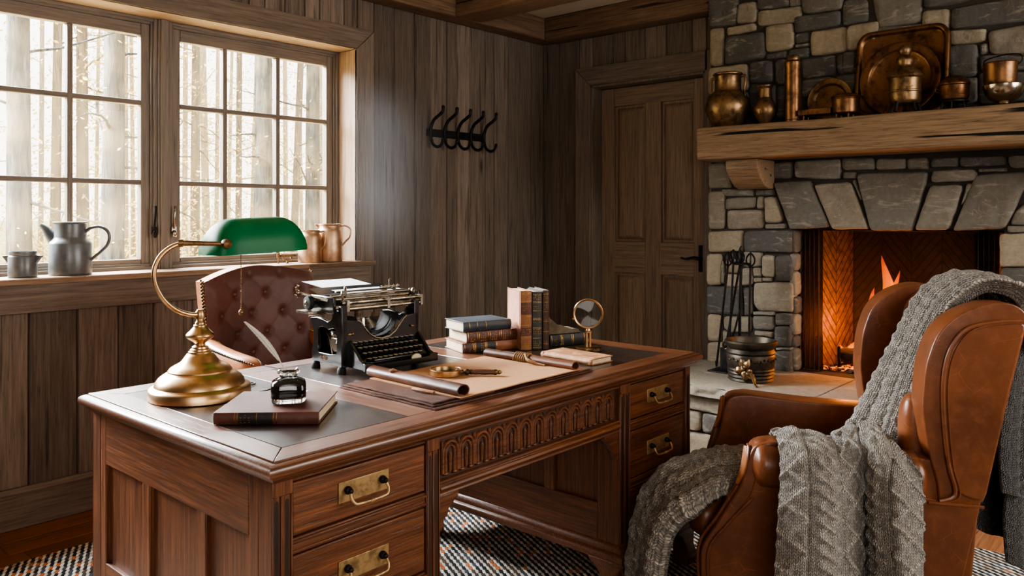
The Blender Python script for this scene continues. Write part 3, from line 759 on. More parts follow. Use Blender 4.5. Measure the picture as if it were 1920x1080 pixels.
for (y,x,h,w) in ((1.42,4.66,.42,.06),(1.375,4.68,.60,.075),(1.34,4.66,.52,.055),(1.29,4.68,.46,.06),(1.46,4.64,.22,.04),(1.53,4.62,.14,.03),(1.22,4.68,.36,.045),(1.12,4.66,.26,.04),(1.58,4.60,.1,.025)):
    b=B(); ph=r.uniform(0,6)
    def fl(u,v):
        a=u*2*PI; rad=w*(math.sin(PI*min(1,v)**.62)**.75+.01)*(1-v*.45)
        sx=.03*math.sin(v*5+ph)*v; sy=.03*math.sin(v*6+ph*2)*v
        return (x-4.66+rad*math.cos(a)*.7+sx,y-1.3+rad*math.sin(a)+sy,v*h)
    b.grid(fl,14,18,closeu=True); b.build('flame',M_FLAME,fr,ang=180)
def bark_mat():
    t=NT('charred_log'); o=t.obj(); n=t.noise(t.map(o,(14,3,14)),2.,6,.7)
    col=t.ramp(n,[(.35,S(16,12,10)),(.6,S(60,42,30)),(.8,S(110,88,70))])
    glow=t.smooth(t.noise(o,16,3),.58,.68)
    b_=t.pbsdf(Base_Color=col,Roughness=.95,Normal=t.bump(n,.8,.01),Emission_Color=(1,.22,.02,1))
    nd=[x for x in t.t.nodes if x.type=='BSDF_PRINCIPLED'][0]; t.set(nd,'Emission Strength',t.math('MULTIPLY',glow,2.2)); return b_
M_LOG=bark_mat()
for k,(p0,p1,rr,lb) in enumerate((((4.60,1.60,.505),(4.66,1.02,.50),.045,'charred front log glowing on the iron grate'),((4.76,1.56,.51),(4.72,1.0,.52),.05,'charred rear log under the flames'),((4.60,1.08,.60),(4.74,1.50,.585),.038,'charred topmost log lying across the other two'))):
    b=B(); P0,P1=Vector(p0),Vector(p1); ax=(P1-P0).normalized(); s1=ax.orthogonal().normalized(); s2=ax.cross(s1)
    def lg(u,v):
        a=u*2*PI; q=P0+(P1-P0)*v; rad=rr*(1+.18*noise.noise(Vector((math.cos(a)*1.5,math.sin(a)*1.5,v*4+k*9))))*(1 if 0.001<v<.999 else .8)
        w=q+(s1*math.cos(a)+s2*math.sin(a))*rad; return (w.x-p0[0],w.y-p0[1],w.z-p0[2])
    b.grid(lg,16,20,closeu=True)
    b.poly([lg(i/16,1) for i in range(16)]); b.poly([lg(i/16,0) for i in range(16)][::-1])
    tag(b.build('log',M_LOG,ang=60),lb,'log','logs in the fire',p0)
b=B()
for i in range(7): y=1.02+i*.095; b.box(4.545,4.80,y-.008,y+.008,.442,.456); b.tube([(4.56,y,.45),(4.545,y,.5),(4.548,y,.56)],.008,6)
for x in (4.60,4.78):
    b.box(x-.008,x+.008,.98,1.62,.43,.442)
    for y in (1.0,1.6): b.cyl((x,y,.421),(x,y,.435),.01,n=8)
tag(b.build('fire_grate',M_IRON,off=(4.68,1.3,.42)),'black iron fire grate holding the burning logs','grate',loc=(4.68,1.3,.42))
def ember_mat():
    t=NT('embers'); o=t.obj(); n=t.noise(o,28,4); g=t.smooth(t.noise(o,13,3),.5,.62)
    m=t.pbsdf(Base_Color=t.mix(n,S(24,20,18),S(90,80,70)),Roughness=.95,Normal=t.bump(n,.8,.01),Emission_Color=(1,.2,.015,1))
    nd=[x for x in t.t.nodes if x.type=='BSDF_PRINCIPLED'][0]; t.set(nd,'Emission Strength',t.math('MULTIPLY',g,3.)); return m
b=B(); r=random.Random(6)
for i in range(420):
    y=r.uniform(.98,1.66); x=r.uniform(4.52,4.86); s=r.uniform(.008,.02)
    b.ball((x,y,.421+s*.5+r.uniform(0,.012)),s,6,(1,r.uniform(.6,1.4),.6))
o=b.build('embers',ember_mat(),off=(4.68,1.3,.42),ang=20); o.location=(4.68,1.3,.42); o['kind']='stuff'; tag(o,'glowing embers and ash on the firebox floor','embers')
def point(name,loc,e,c,rad):
    l=bpy.data.lights.new(name,'POINT'); l.energy=e; l.color=c; l.shadow_soft_size=rad; o=bpy.data.objects.new(name,l); o.location=loc; COL.objects.link(o); return o
point('fire_glow',(4.64,1.555,.66),9,(1,.27,.035),.05)
point('ember_glow',(4.60,1.56,.50),8,(1,.22,.02),.05)
point('flame_glow',(4.56,1.33,.80),7,(1,.36,.08),.08)

# ------------------------------------------------------------------ vessels on the mantel
def vessel(name,label,cat,loc,prof,mat,n=40,parts=(),group='brass and copper on the mantel'):
    b=B(); b.lathe(prof,n=n)
    if not parts and group=='brass and copper on the mantel': return tag(b.build(name,mat,ang=30),label,cat,group,loc)
    t=thing(name,label,cat,loc,0,group); b.build('body',mat,t,ang=30)
    for pn,bb,mm in parts: (bb.each if pn=='leg' else bb.build)(pn,mm,t,ang=50)
    return t
def handle(p,r=.006,n=8): return B().tube(smoothpath(p,6),r,n)
jx=4.2
vessel('brass_jug','large round bellied brass jug with wide neck, at the mantel end by the door','jug',(jx,2.085,ZM),
 [(0,0),(.075,0),(.078,.004),(.095,.03),(.118,.075),(.126,.11),(.122,.145),(.105,.18),(.084,.20),(.076,.206),(.074,.212),(.072,.225),(.072,.285),(.076,.292),(.082,.296),(.083,.302),(.078,.307),(.072,.305),(.066,.29),(.064,.22),(.1,.15),(.1,.1),(0,.02)],M_BRASSD,
 parts=(('handle',handle([(0,.07,.28),(0,.097,.285),(0,.105,.255),(0,.102,.215),(0,.106,.17)],.008),M_BRASSD),('handle',handle([(0,-.07,.28),(0,-.1,.285),(0,-.106,.255),(0,-.1,.215),(0,-.104,.17)],.008),M_BRASSD)))
vessel('brass_vase','small brass vase with narrow neck next to the tall canister','vase',(4.2,1.864,ZM),
 [(0,0),(.038,0),(.042,.006),(.034,.014),(.036,.02),(.056,.05),(.064,.08),(.060,.108),(.045,.128),(.037,.138),(.039,.142),(.035,.148),(.034,.196),(.037,.2),(.042,.208),(.042,.214),(.034,.216),(.03,.2),(.03,.14),(.05,.1),(.05,.05),(0,.02)],M_BRASSD,32)
b=B(); b.tube([(0,-.03,.335),(0,.046,.338),(0,.05,.318)],.005); b.lathe([(0,.332),(.033,.332),(.034,.336),(.034,.356),(.03,.36),(0,.36)],n=24)
vessel('copper_canister','tall narrow copper canister with a capped top, between vase and plate','canister',(4.2,1.709,ZM),
 [(0,0),(.044,0),(.045,.004),(.045,.012),(.0425,.016),(.0425,.30),(.045,.305),(.045,.322),(.036,.33),(0,.332)],M_COPPER,32,(('cap',b,M_BRASSD),))
# leaning round plate, built flat and tipped back
def leaning(name,label,cat,loc,build_parts,tilt):
    M=Matrix.Rotation(-math.radians(90-tilt),4,'Y')
    pn,bb,mm,mk=build_parts[0]
    return tag(bb.xf(M).build(name,mm,**mk),label,cat,'brass and copper on the mantel',loc)
def plate(r,rim,cx): # disc in the plane z=0, centre cx up the local -x
    return B().lathe([(0,0),(r*.72,0),(r*.76,.004),(r*.80,.012),(r*.9,.014),(r*.96,.018),(r,.016),(r*.98,.008),(r*.8,.002),(r*.74,-.006),(0,-.006)],(cx,0,0),56)
leaning('copper_plate','small round copper plate leaning on the stone behind the lidded pan','plate',(4.318,1.562,ZM),[('dish',B().lathe([(0,0),(.08,0),(.086,.005),(.092,.013),(.108,.015),(.116,.018),(.12,.015),(.1,.004),(.085,-.005),(0,-.005)],(.122,0,0),48),M_BRASSD,{}) ],10)
def rrect(w,h,r,n=8):
    out=[]
    for cx,cy,a in ((w/2-r,h/2-r,0),(-w/2+r,h/2-r,90),(-w/2+r,-h/2+r,180),(w/2-r,-h/2+r,270)):
        for i in range(n+1): t=math.radians(a+90*i/n); out.append((cx+r*math.cos(t),cy+r*math.sin(t)))
    return out
b=B(); W,H=.44,.455
prof=[(0,-.012),(0,.016),(.007,.022),(.016,.022),(.022,.016),(.026,.004),(.03,.002)]
vs=[];n=36
for ins,z in prof:
    for x,y in rrect(H-2*ins,W-2*ins,.07-ins*.6): vs.append((x+H/2,y,z))
fs=[(k*n+i,k*n+(i+1)%n,(k+1)*n+(i+1)%n,(k+1)*n+i) for k in range(len(prof)-1) for i in range(n)]
fs.append(tuple((len(prof)-1)*n+i for i in range(n))); fs.append(tuple(range(n))[::-1]); b._add(vs,fs)
leaning('copper_tray','large square copper tray with rounded corners leaning against the stones','tray',(4.30,1.205,ZM+.003),[('dish',b,M_COPPER,{'ang':50})],8)
leaning('copper_platter','large round copper platter leaning in front of the square tray','platter',(4.282,1.205,ZM+.001),[('dish',plate(.19,.02,.192),M_COPPER,{})],8)
# long lidded pan
t=thing('copper_pan','long low copper pan with a lidded round end, before the small plate','pan',(4.19,1.515,ZM),0,'brass and copper on the mantel')
b=B(); b.prism([(-.035,.028),(.035,.028),(.038,.062),(-.04,.06)],'y',-.02,.15); b.lathe([(0,.02),(.055,.02),(.062,.026),(.066,.05),(.066,.095),(.07,.1),(.066,.104),(.06,.1),(0,.1)],(0,-.085,0),32); b.build('body',M_COPPER,t,bev=.006)
b=B(); b.lathe([(.07,.103),(.073,.108),(.07,.114),(.05,.122),(.02,.127),(0,.128)],(0,-.085,0),32); b.build('lid',M_COPPER,t)
b=B()
for x,y in ((-.03,.12),(.03,.12),(-.035,-.11),(.035,-.11),(-.035,-.05),(.035,-.05)): b.cyl((x,y,.024),(x*1.1,y,0),.006,.005,8)
b.each('foot',M_COPPER,t)
# urn on legs
b=B()
for k in range(5):
    a=2*PI*k/5+.3; b.tube([(.06*math.cos(a),.06*math.sin(a),.052),(.066*math.cos(a),.066*math.sin(a),.03),(.074*math.cos(a),.074*math.sin(a),.004)],[.009,.007,.009],8)
b2=B().lathe([(.082,.176),(.08,.184),(.06,.206),(.042,.218),(.036,.224),(.035,.236),(.04,.25),(.038,.266),(.03,.276),(.022,.282),(.026,.29),(.031,.306),(.026,.322),(.012,.33),(0,.332)],n=36)
b3=handle([(0,-.036,.255),(0,-.055,.262),(0,-.06,.25),(0,-.05,.243)],.003)
vessel('brass_urn','footed brass urn with a tall domed lid in front of the round platter','urn',(4.17,1.144,ZM),
 [(0,.045),(.06,.045),(.068,.052),(.072,.06),(.072,.098),(.074,.101),(.074,.106),(.072,.109),(.073,.165),(.08,.172),(.082,.178),(.06,.178),(0,.178)],M_BRASSD,40,(('leg',b,M_IRON),('lid',b2,M_BRASSD),('lid_hook',b3,M_BRASSD)))
b2=B().lathe([(.068,.122),(.066,.13),(.05,.148),(.03,.16),(.012,.164),(0,.164)],n=32)
b3=B(); 
for k in range(6): a=2*PI*k/6; b3.tube([(.05*math.cos(a),.05*math.sin(a),.04),(.058*math.cos(a),.058*math.sin(a),0)],.005,6)
b3.lathe([(.045,.036),(.062,.036),(.062,.042),(.045,.042)],n=24)
vessel('copper_pot','squat lidded copper pot on a low iron trivet between tray and silver bowl','pot',(4.2,.936,ZM),
 [(0,.044),(.05,.044),(.058,.05),(.062,.06),(.064,.066),(.062,.07),(.063,.112),(.067,.118),(.067,.124),(.05,.124),(0,.124)],M_COPPER,36,(('lid',b2,M_COPPER),('trivet',b3,M_IRON),('handle',handle([(0,.062,.1),(0,.08,.108),(0,.078,.092),(0,.063,.088)],.004),M_COPPER)))
vessel('silver_bowl','fluted silver bowl on the mantel with a copper pail sitting on it','bowl',(4.2,.735,ZM),
 [(0,0),(.03,0),(.034,.006),(.024,.012),(.03,.018),(.055,.03),(.074,.052),(.083,.08),(.085,.094),(.08,.094),(.07,.055),(.045,.028),(0,.022)],M_SILVER,48)
b2=handle([(0,-.066,.13),(.0,-.086,.16),(0,-.078,.2),(0,-.03,.213),(0,.02,.216),(0,.03,.208)],.0035)
b3=B().lathe([(.069,.11),(.073,.114),(.073,.12),(.066,.122)],n=36)
o=vessel('copper_pail','small copper pail with a thin bail handle sitting on the silver bowl','pail',(4.2,.748,ZM+.094),
 [(0,0),(.05,0),(.062,.006),(.067,.02),(.069,.09),(.072,.1),(.07,.104),(.065,.1),(.062,.02),(0,.012)],M_COPPER,40,(('bail',B().tube(smoothpath([(0,-.07,.09),(0,-.086,.11),(0,-.075,.135),(0,-.02,.14),(0,.03,.132),(0,.062,.12),(0,.07,.095)]),.003),M_IRON),))
# ------------------------------------------------------------------ fire tools and bucket on the hearth
ts=thing('fire_tool_stand','black iron fireplace tool stand with a flat square base','tool stand',(4.19,2.03,.42))
b=B(); b.box(-.13,.10,-.11,.11,.001,.009); b.build('base',M_IRON,ts,bev=.003)
b=B(); b.tube([(0,-.02,.008),(0,-.022,.3),(0,-.03,.62)],.008,10); b.build('pole',M_IRON,ts)
b=B(); b.tube(arc((0,-.03,.60),.045,0,360,20,'xy')[:-1],.005,6,closed=True); b.tube(smoothpath([(0,-.03,.62),(0,-.035,.65),(0,-.02,.675),(0,-.03,.70)]),[.007]*12+[.004]*7,8); b.build('ring',M_IRON,ts)
def loop_top(b,c,s=1.0,ph=0):
    x,y,z=c
    for k in range(4):
        a=2*PI*k/4+ph; dx,dy=math.cos(a)*.020*s,math.sin(a)*.020*s
        b.tube(smoothpath([(x,y,z),(x+dx*.9,y+dy*.9,z+.018*s),(x+dx*1.1,y+dy*1.1,z+.045*s),(x+dx*.5,y+dy*.5,z+.068*s),(x,y,z+.074*s)],5),.0045,6)
    b.ball((x,y,z+.076*s),.007,8)
for nm,lb,top,bot,end in (('fire_poker','black iron fire poker with a straight pointed end resting on the hearth',(-.02,.04,.585),(-.01,.115,.012),'point'),
  ('fire_shovel','black iron fire shovel hanging in the middle of the tool stand',(-.045,-.005,.60),(-.05,.02,.10),'shovel'),
  ('fire_tongs','black iron fire tongs with a second leg splayed at the hearth',(-.025,-.035,.60),(-.05,.06,.012),'tongs'),
  ('fire_brush','black iron hearth brush hanging from the tool stand behind the bucket',(0,-.085,.585),(0,-.075,.12),'brush')):
    t=thing(nm,lb,nm.split('_')[1],(4.19+bot[0],2.03+bot[1],.42+bot[2]),0,'fireplace tools')
    of=bot
    b=B(); b.tube([bot,tuple((bot[i]+top[i])/2 for i in range(3)),top],.0065,8); b.build('shaft',M_IRON,t,of)
    b=B(); loop_top(b,top,1.0,.4); b.build('handle',M_IRON,t,of)
    b=B()
    if end=='point': b.cyl((bot[0],bot[1],bot[2]+.03),(bot[0],bot[1]+.004,bot[2]-.006),.008,.002,8)
    elif end=='shovel': b.box(bot[0]-.004,bot[0]+.004,bot[1]-.05,bot[1]+.05,bot[2]-.09,bot[2]+.03)
    elif end=='tongs': b.tube([(top[0],top[1],top[2]-.25),(bot[0]+.01,bot[1]-.04,bot[2]+.1),(bot[0]+.01,bot[1]-.05,bot[2])],.006,8)
    else: b.lathe([(0,-.09),(.03,-.085),(.028,-.02),(.02,.01),(0,.015)],(bot[0],bot[1],bot[2]),12)
    b.build({'point':'tip','shovel':'blade','tongs':'jaw','brush':'bristles'}[end],M_IRON,t,of)
M_POTBRONZE=metal('pot_bronze',S(74,66,56),S(40,35,30),.44,16,met=.75,bump=.15)
bk=thing('ash_bucket','ribbed dark bronze bucket with a leaf sprig ornament, standing on the hearth','bucket',(4.02,1.865,.42))
b=B(); b.lathe([(0,.0),(.112,0),(.118,.006),(.112,.016),(.119,.024),(.113,.034),(.121,.042),(.116,.052),(.122,.06),(.118,.068),(.124,.10),(.126,.13),(.121,.14),(.128,.15),(.121,.162),(.117,.168),(.125,.176),(.135,.19),(.137,.202),(.131,.21),(.122,.212),(.116,.2),(.11,.12),(.1,.03),(0,.02)],n=56); b.build('body',M_POTBRONZE,bk)
b=B()
for k in range(14):
    a=math.radians(150+k*11); b.ball((.124*math.cos(a),.124*math.sin(a),.115+.006*math.sin(k*1.7)),.008,8,(1,1.2,.7))
b.build('beading',M_BRONZE,bk)
b=B(); b.tube(smoothpath([(.0,.132,.195),(0,.15,.19),(0,.158,.165),(0,.148,.145),(0,.13,.15)]),.007,8); b.build('lug',M_BRONZE,bk)
b=B()
def leaf(b,p,d,w,L,up=(-1,0,0)):
    P=Vector(p); D=Vector(d).normalized(); Nn=Vector(up); Sx=D.cross(Nn).normalized()
    b.grid(lambda u,v:tuple(P+D*(L*v)+Sx*(w*(u-.5)*2*math.sin(PI*min(.98,v+.02))**.8)+Nn*(.012*math.sin(PI*v)-.008*abs(u-.5)*2)),6,8)
leaf(b,(-.12,-.03,.07),(0,.45,.9),.022,.075); leaf(b,(-.125,-.03,.07),(0,-.3,1),.018,.06); leaf(b,(-.122,-.02,.07),(0,.9,-.2),.02,.06); leaf(b,(-.122,-.035,.07),(0,.3,-1),.022,.06); leaf(b,(-.122,-.04,.065),(0,-.7,-.7),.018,.06)
for k in range(9): b.ball((-.128+random.uniform(-.006,.006),-.035+random.uniform(-.025,.025),.075+random.uniform(-.025,.02)),.011,8)
b.tube(smoothpath([(-.125,-.04,.075),(-.14,-.07,.05),(-.165,-.1,.012),(-.175,-.115,.004)]),.006,6)
b.build('sprig',M_BRASSD,bk,ang=60)
# ------------------------------------------------------------------ rug
ZT=.785
b=B(); b.grid(lambda u,v:(-.9+4.4*u,-1.2+4.52*v,.009+.002*noise.noise(Vector((u*30,v*30,0)))),80,80); b.box(-.9,3.5,-1.2,3.32,.001,.008)
tag(b.build('rug',M_RUG,off=(1.3,1,0)),'cream, charcoal and rust woven rug under the desk and armchair','rug',loc=(1.3,1,0))
# ------------------------------------------------------------------ desk
DO=(1.785,1.93,0)
desk=thing('writing_desk','large carved oak pedestal desk with leather inlaid top and brass drawer pulls','desk',DO)
dx0,dx1,dy0,dy1=.885,2.69,1.435,2.43
def db(b,name,mats,parent=None,**k): return b.build(name,mats,desk if parent is None else parent,DO,**k)
# top: moulded edge, mitred frame boards, dividers
b=B(); b.rloft(dx0+.018,dx1-.018,dy0+.018,dy1-.018,[(-.01,.735),(-.004,.738),(.0,.744),(.004,.748),(.004,.752),(.012,.753),(.017,.757),(.019,.764),(.018,.771),(.013,.777),(.004,.7805),(.0,.7812),(-.001,.777)],.4)
db(b,'table_top',M_TX,ang=50)
x0,x1,y0,y1=dx0+.0195,dx1-.0195,dy0+.0195,dy1-.0195
ix0,ix1,iy0,iy1=.972,2.575,1.53,2.325
b=B()
def slabq(pts,tn,mi,z0=.77,z1=ZT-.0005):
    b.mi=mi; b.prism(pts,'z',z0,z1,tn)
g=.0006
slabq([(x0+g,y0),(x1-g,y0),(ix1-g,iy0-g),(ix0+g,iy0-g)],.62,0); slabq([(ix0+g,iy1+g),(ix1-g,iy1+g),(x1-g,y1),(x0+g,y1)],.5,0)
slabq([(x0,y0+g),(ix0-g,iy0+g),(ix0-g,iy1-g),(x0,y1-g)],.45,1); slabq([(ix1+g,iy0+g),(x1,y0+g),(x1,y1-g),(ix1+g,iy1-g)],.6,1)
dv=[(1.335,1.435),(2.0,2.10)]
for a,c in dv: slabq([(a,iy0),(c,iy0),(c,iy1),(a,iy1)],.75,1)
db(b,'frame_board',[M_TX,M_TY],bev=.0012,seg=1)
for a,c in ((ix0,1.335),(1.435,2.0),(2.10,ix1)):
    b=B(); b.box(a+.001,c-.001,iy0+.001,iy1-.001,.77,ZT-.0008); db(b,'leather_panel',M_INLAY,bev=.001,seg=1)
# pedestals
BF=1.478; BB=2.40     # carcass front / back
def pilaster(px0,px1,y,back=False):
    b=B(); yf=y; s=1 if not back else -1
    b.box(px0,px1,min(yf,yf+s*.05),max(yf,yf+s*.05),.17,.735,.35)
    w=px1-px0; n=2 if w>.04 else 1
    b.mi=1
    for k in range(n):
        cx=px0+w*(k+.5)/n; hw=w/n*.26
        pts=[(cx-hw,.19),(cx+hw,.19),(cx+hw,.685)]+[(cx+hw*math.cos(math.radians(a)),.685+hw*1.2*math.sin(math.radians(a))) for a in (30,60,90,120,150)]+[(cx-hw,.685)]
        b.mi=1; b.prism(pts,'y',yf-s*.0002,yf+s*.012,.1)
    b.mi=0
    for k in range(n+1):
        cx=px0+w*k/n; b.box(max(px0,cx-w/n*.16),min(px1,cx+w/n*.16),min(yf,yf-s*.004),max(yf,yf-s*.004),.19,.70,.4)
    b.box(px0,px1,min(yf,yf-s*.004),max(yf,yf-s*.004),.70,.735,.5)
    return b
M_CARVE=wood('oak_carved_field',S(38,21,13),S(66,39,24),S(88,54,34),'X',rough=.5,tone=.1)  # dark waxed oak, with the recess shade put into its colour as well
M_GROOVE=wood('oak_groove',S(22,12,8),S(46,26,16),S(66,38,24),'Z',rough=.6,tone=.1)
def pedestal(a,c,side_out):
    # a,c = x extents
    b=B(); b.box(a+.02,c-.02,BF+.025,BB-.025,.17,.735,.3); db(b,'carcass',M_OZ)
    # front: pilasters, rails
    pw=.048 if side_out<0 else .036
    pl,pr=(a,a+.05),(c-.042,c)
    if side_out>0: pl,pr=(a,a+.058),(c-.03,c)
    for q in (pl,pr): db(pilaster(q[0],q[1],BF),'pilaster',[M_OZ,M_GROOVE],bev=.0015,seg=1)
    da,dc=pl[1]+.002,pr[0]-.002
    b=B()
    for z0,z1 in ((.722,.737),(.565,.60),(.372,.402),(.17,.20)):
        b.box(da-.003,dc+.003,BF+.004,BF+.05,z0,z1,.5)
        if z1<.7:
            b.box(da-.003,dc+.003,BF-.002,BF+.006,z1-.011,z1-.004,.6); b.box(da-.003,dc+.003,BF-.001,BF+.006,z0+.004,z0+.010,.45)
    db(b,'drawer_rail',M_OX,bev=.002)
    for i,(z0,z1) in enumerate(((.604,.719),(.406,.562),(.203,.369))):
        b=B(); b.box(da+.002,dc-.002,BF+.004,BF+.03,z0,z1,random.uniform(.35,.7))
        d=db(b,'drawer',M_OX,bev=.003,seg=2)
        cx=(da+dc)/2; cz=(z0+z1)/2+.004; y=BF+.004
        h=B(); h.box(cx-.072,cx+.072,y-.0035,y,cz-.024,cz+.024); h=db(h,'handle_plate',M_PLATE,d,bev=.0015,label='brass back plate')
        q=B()
        for s in (-1,1):
            q.ball((cx+s*.050,y-.008,cz+.004),.0095,12); q.cyl((cx+s*.050,y,cz+.004),(cx+s*.050,y-.016,cz+.004),.0055,n=10); q.ball((cx+s*.050,y-.018,cz+.004),.0065,10)
        db(q,'handle_post',M_IRON,d)
        q=B(); q.tube(smoothpath([(cx-.050,y-.017,cz+.003),(cx-.053,y-.024,cz-.010),(cx-.047,y-.030,cz-.022),(cx-.034,y-.031,cz-.025),(cx,y-.032,cz-.0255),(cx+.034,y-.031,cz-.025),(cx+.047,y-.030,cz-.022),(cx+.053,y-.024,cz-.010),(cx+.050,y-.017,cz+.003)],5),.0034,8)
        q.lathe([(.0034,-.006),(.0052,-.004),(.004,0),(.0052,.004),(.0034,.006)],(cx,y-.032,cz-.0255),10,axis='x'); db(q,'handle_bail',M_PLATE,d)
    # back the same way, plain
    for q in (pl,pr): db(pilaster(q[0],q[1],BB,True),'pilaster',[M_OZ,M_GROOVE],bev=.0015,seg=1)
    b=B(); b.box(pl[1],pr[0],BB-.03,BB-.012,.17,.737,.5); db(b,'back_panel',M_OX)
    # sides: rails, stiles, recessed panels
    for s,x in ((-1,a),(1,c)):
        xo=x+s*.0; xi=x-s*.022
        lo,hi=min(xo,xi),max(xo,xi)
        b=B(); b.box(lo,hi,BF+.0905,BB-.0855,.60,.737,.45); b.box(lo,hi,BF+.0905,BB-.0855,.17,.325,.5); b.each('side_rail',M_OY,desk,DO,bev=.002)
        st=[(BF+.0505,BF+.09),(1.755,1.80),(2.045,2.09),(BB-.085,BB-.0505)]
        b=B()
        for (u,v) in st: b.box(lo+(.0005 if s<0 else 0),hi-(.0005 if s>0 else 0),u,v,.17 if u<1.6 or v>2.3 else .318,.737 if u<1.6 or v>2.3 else .608,random.uniform(.35,.7))
        b.each('side_stile',M_OZ,desk,DO,bev=.003)
        b=B()
        for (u,v) in ((BF+.09,1.755),(1.80,2.045),(2.09,BB-.085)):
            n=2 if v-u>.2 else 2
            for k in range(n):
                w=(v-u)/n; b.box(lo+.012 if s<0 else lo,hi-.012 if s>0 else hi,u+w*k,u+w*(k+1),.32,.605,random.uniform(.2,.5))
        b.each('side_panel',M_OZ,desk,DO)
        q=B(); 
    # plinth moulding and bracket feet
    b=B(); b.rloft(a,c,BF,BB,[(-.02,.15),(.020,.150),(.024,.156),(.024,.170),(.018,.176),(.012,.180),(.012,.188),(.006,.196),(-.0,.204),(-.01,.206)],.5); db(b,'plinth',M_OX,ang=50)
    for sx,fx in ((1,a),(-1,c)):
        for sy,fy in ((1,BF),(-1,BB)):
            b=B()
            prof=[(-.022,.152),(.05,.152),(.118,.152),(.112,.135),(.085,.118),(.066,.095),(.052,.06),(.05,.03),(.056,.012),(.052,.0),(-.006,.0),(-.02,.012),(-.024,.03),(-.012,.06),(.0,.085),(-.004,.115),(-.022,.14)]
            b.prism([(fx+sx*p,z) for p,z in prof],'y',fy-sy*.02,fy+sy*.035,.3)
            o=b.mark(); b.prism([(fy+sy*p,z) for p,z in prof],'x',fx-sx*.02,fx+sx*.035,.35)
            db(b,'foot',M_OX,bev=.006,seg=3)
pedestal(.915,1.393,-1); pedestal(2.205,2.665,1)
# kneehole apron with carved lunettes, both long sides
def apron(y,s):
    b=B(); a,c=1.393,2.205
    b.mi=1; b.box(a,c,min(y+s*.015,y+s*.03),max(y+s*.015,y+s*.03),.60,.737,.4); b.mi=0       # carved field
    b.box(a,c,min(y,y+s*.03),max(y,y+s*.03),.722,.737,.5)
    prof=[(.012,.617),(.0,.617),(-.004,.612),(.0,.607),(-.006,.603),(-.008,.596),(-.002,.590),(.002,.585),(.0,.578),(.03,.578),(.03,.617)]
    b.prism([(y+s*p,z) for p,z in prof],'x',a,c,.55)
    d=db(b,'apron',[M_OX,M_CARVE],bev=.0015,seg=1)
    q=B(); n=13; w=(c-a-.04)/n; M=[]
    for k in range(n):
        cx=a+.02+w*(k+.5); zb,zt=.628,.680
        for rr,th,dp in ((w*.45,.0055,.010),(w*.27,.0042,.008)):
            pts=[(cx-rr,y+s*(.013),zb)]+[(cx-rr,y+s*.013,zb+(zt-zb)*i/3) for i in (1,2)]
            pts+=[(cx+rr*math.cos(math.radians(a_)),y+s*.013,zt+rr*1.05*math.sin(math.radians(a_))) for a_ in range(180,-1,-20)]
            pts+=[(cx+rr,y+s*.013,zb+(zt-zb)*i/3) for i in (2,1,0)]
            q.tube(pts,th,6)
        q.tube([(cx,y+s*.013,zb),(cx,y+s*.012,zt-.006),(cx,y+s*.013,zt)],[.003,.0055,.002],6)
        q.tube([(cx-w*.5,y+s*.014,zt),(cx-w*.5,y+s*.012,zt+.016),(cx-w*.5,y+s*.013,.712)],[.001,.004,.005],6)
        q.ball((cx-w*.27,y+s*.010,zb-.002),.006,8,(1.4,.7,.7)); q.ball((cx+w*.27,y+s*.010,zb-.002),.006,8,(1.4,.7,.7))
    db(q,'carved_arch',M_OX,d)
    for s2,xx in ((1,a),(-1,c)):
        q=B(); pr=[(0,.578),(.075,.578),(.072,.560),(.060,.556),(.052,.545),(.040,.540),(.034,.522),(.022,.514),(.020,.496),(.010,.486),(0,.492)]
        q.prism([(xx+s2*p,z) for p,z in pr],'y',min(y+s*.004,y+s*.026),max(y+s*.004,y+s*.026),.4); db(q,'bracket',M_OX,d,bev=.003)
apron(BF,1); apron(BB,-1)
# ------------------------------------------------------------------ banker lamp
LX,LY=1.10,2.14
lamp=thing('banker_lamp','brass banker lamp with a green glass shade on the desk','lamp',(LX,LY,ZT))
b=B(); b.lathe([(0,0),(.134,0),(.136,.002),(.136,.024),(.132,.029),(.124,.032),(.120,.034),(.119,.037),(.117,.044),(.110,.054),(.100,.062),(.092,.067),(.086,.069),(.084,.071),(.084,.075),(.078,.082),(.068,.088),(.060,.092),(.052,.097),(.046,.104),(.040,.113),(.035,.119),(.031,.121),(.031,.125),(.027,.128),(.0265,.131),(.022,.134),(.0215,.138),(.016,.142),(0,.143)],n=72); b.build('base',M_BRASS,lamp,ang=40)
if 0: b.lathe([(0,0),(.136,.027),(.134,.030),(.127,.031),(.122,.033),(.119,.036),(.120,.041),(.119,.047),(.114,.054),(.105,.060),(.096,.064),(.090,.066),(.087,.069),(.088,.074),(.0875,.081),(.083,.088),(.074,.094),(.065,.098),(.060,.100),(.0575,.103),(.056,.110),(.050,.122),(.042,.133),(.037,.138),(.034,.139),(.034,.144),(.031,.147),(.028,.148),(.0275,.153),(.024,.157),(.021,.158),(.0205,.164),(.017,.168),(.015,.172),(.0145,.180),(0,.18)],n=72); b.build('base',M_BRASS,lamp,ang=50)
b=B(); b.lathe([(0,.138),(.0135,.142),(.0135,.147),(.017,.150),(.024,.155),(.031,.160),(.036,.164),(.038,.168),(.038,.172),(.034,.177),(.027,.183),(.021,.190),(.0175,.195),(.0175,.198),(.014,.201),(.0135,.206),(.0105,.209),(.0095,.215),(.0125,.217),(.0135,.226),(.012,.236),(.008,.242),(0,.243)],n=40); b.build('stem',M_BRASS,lamp,ang=40)
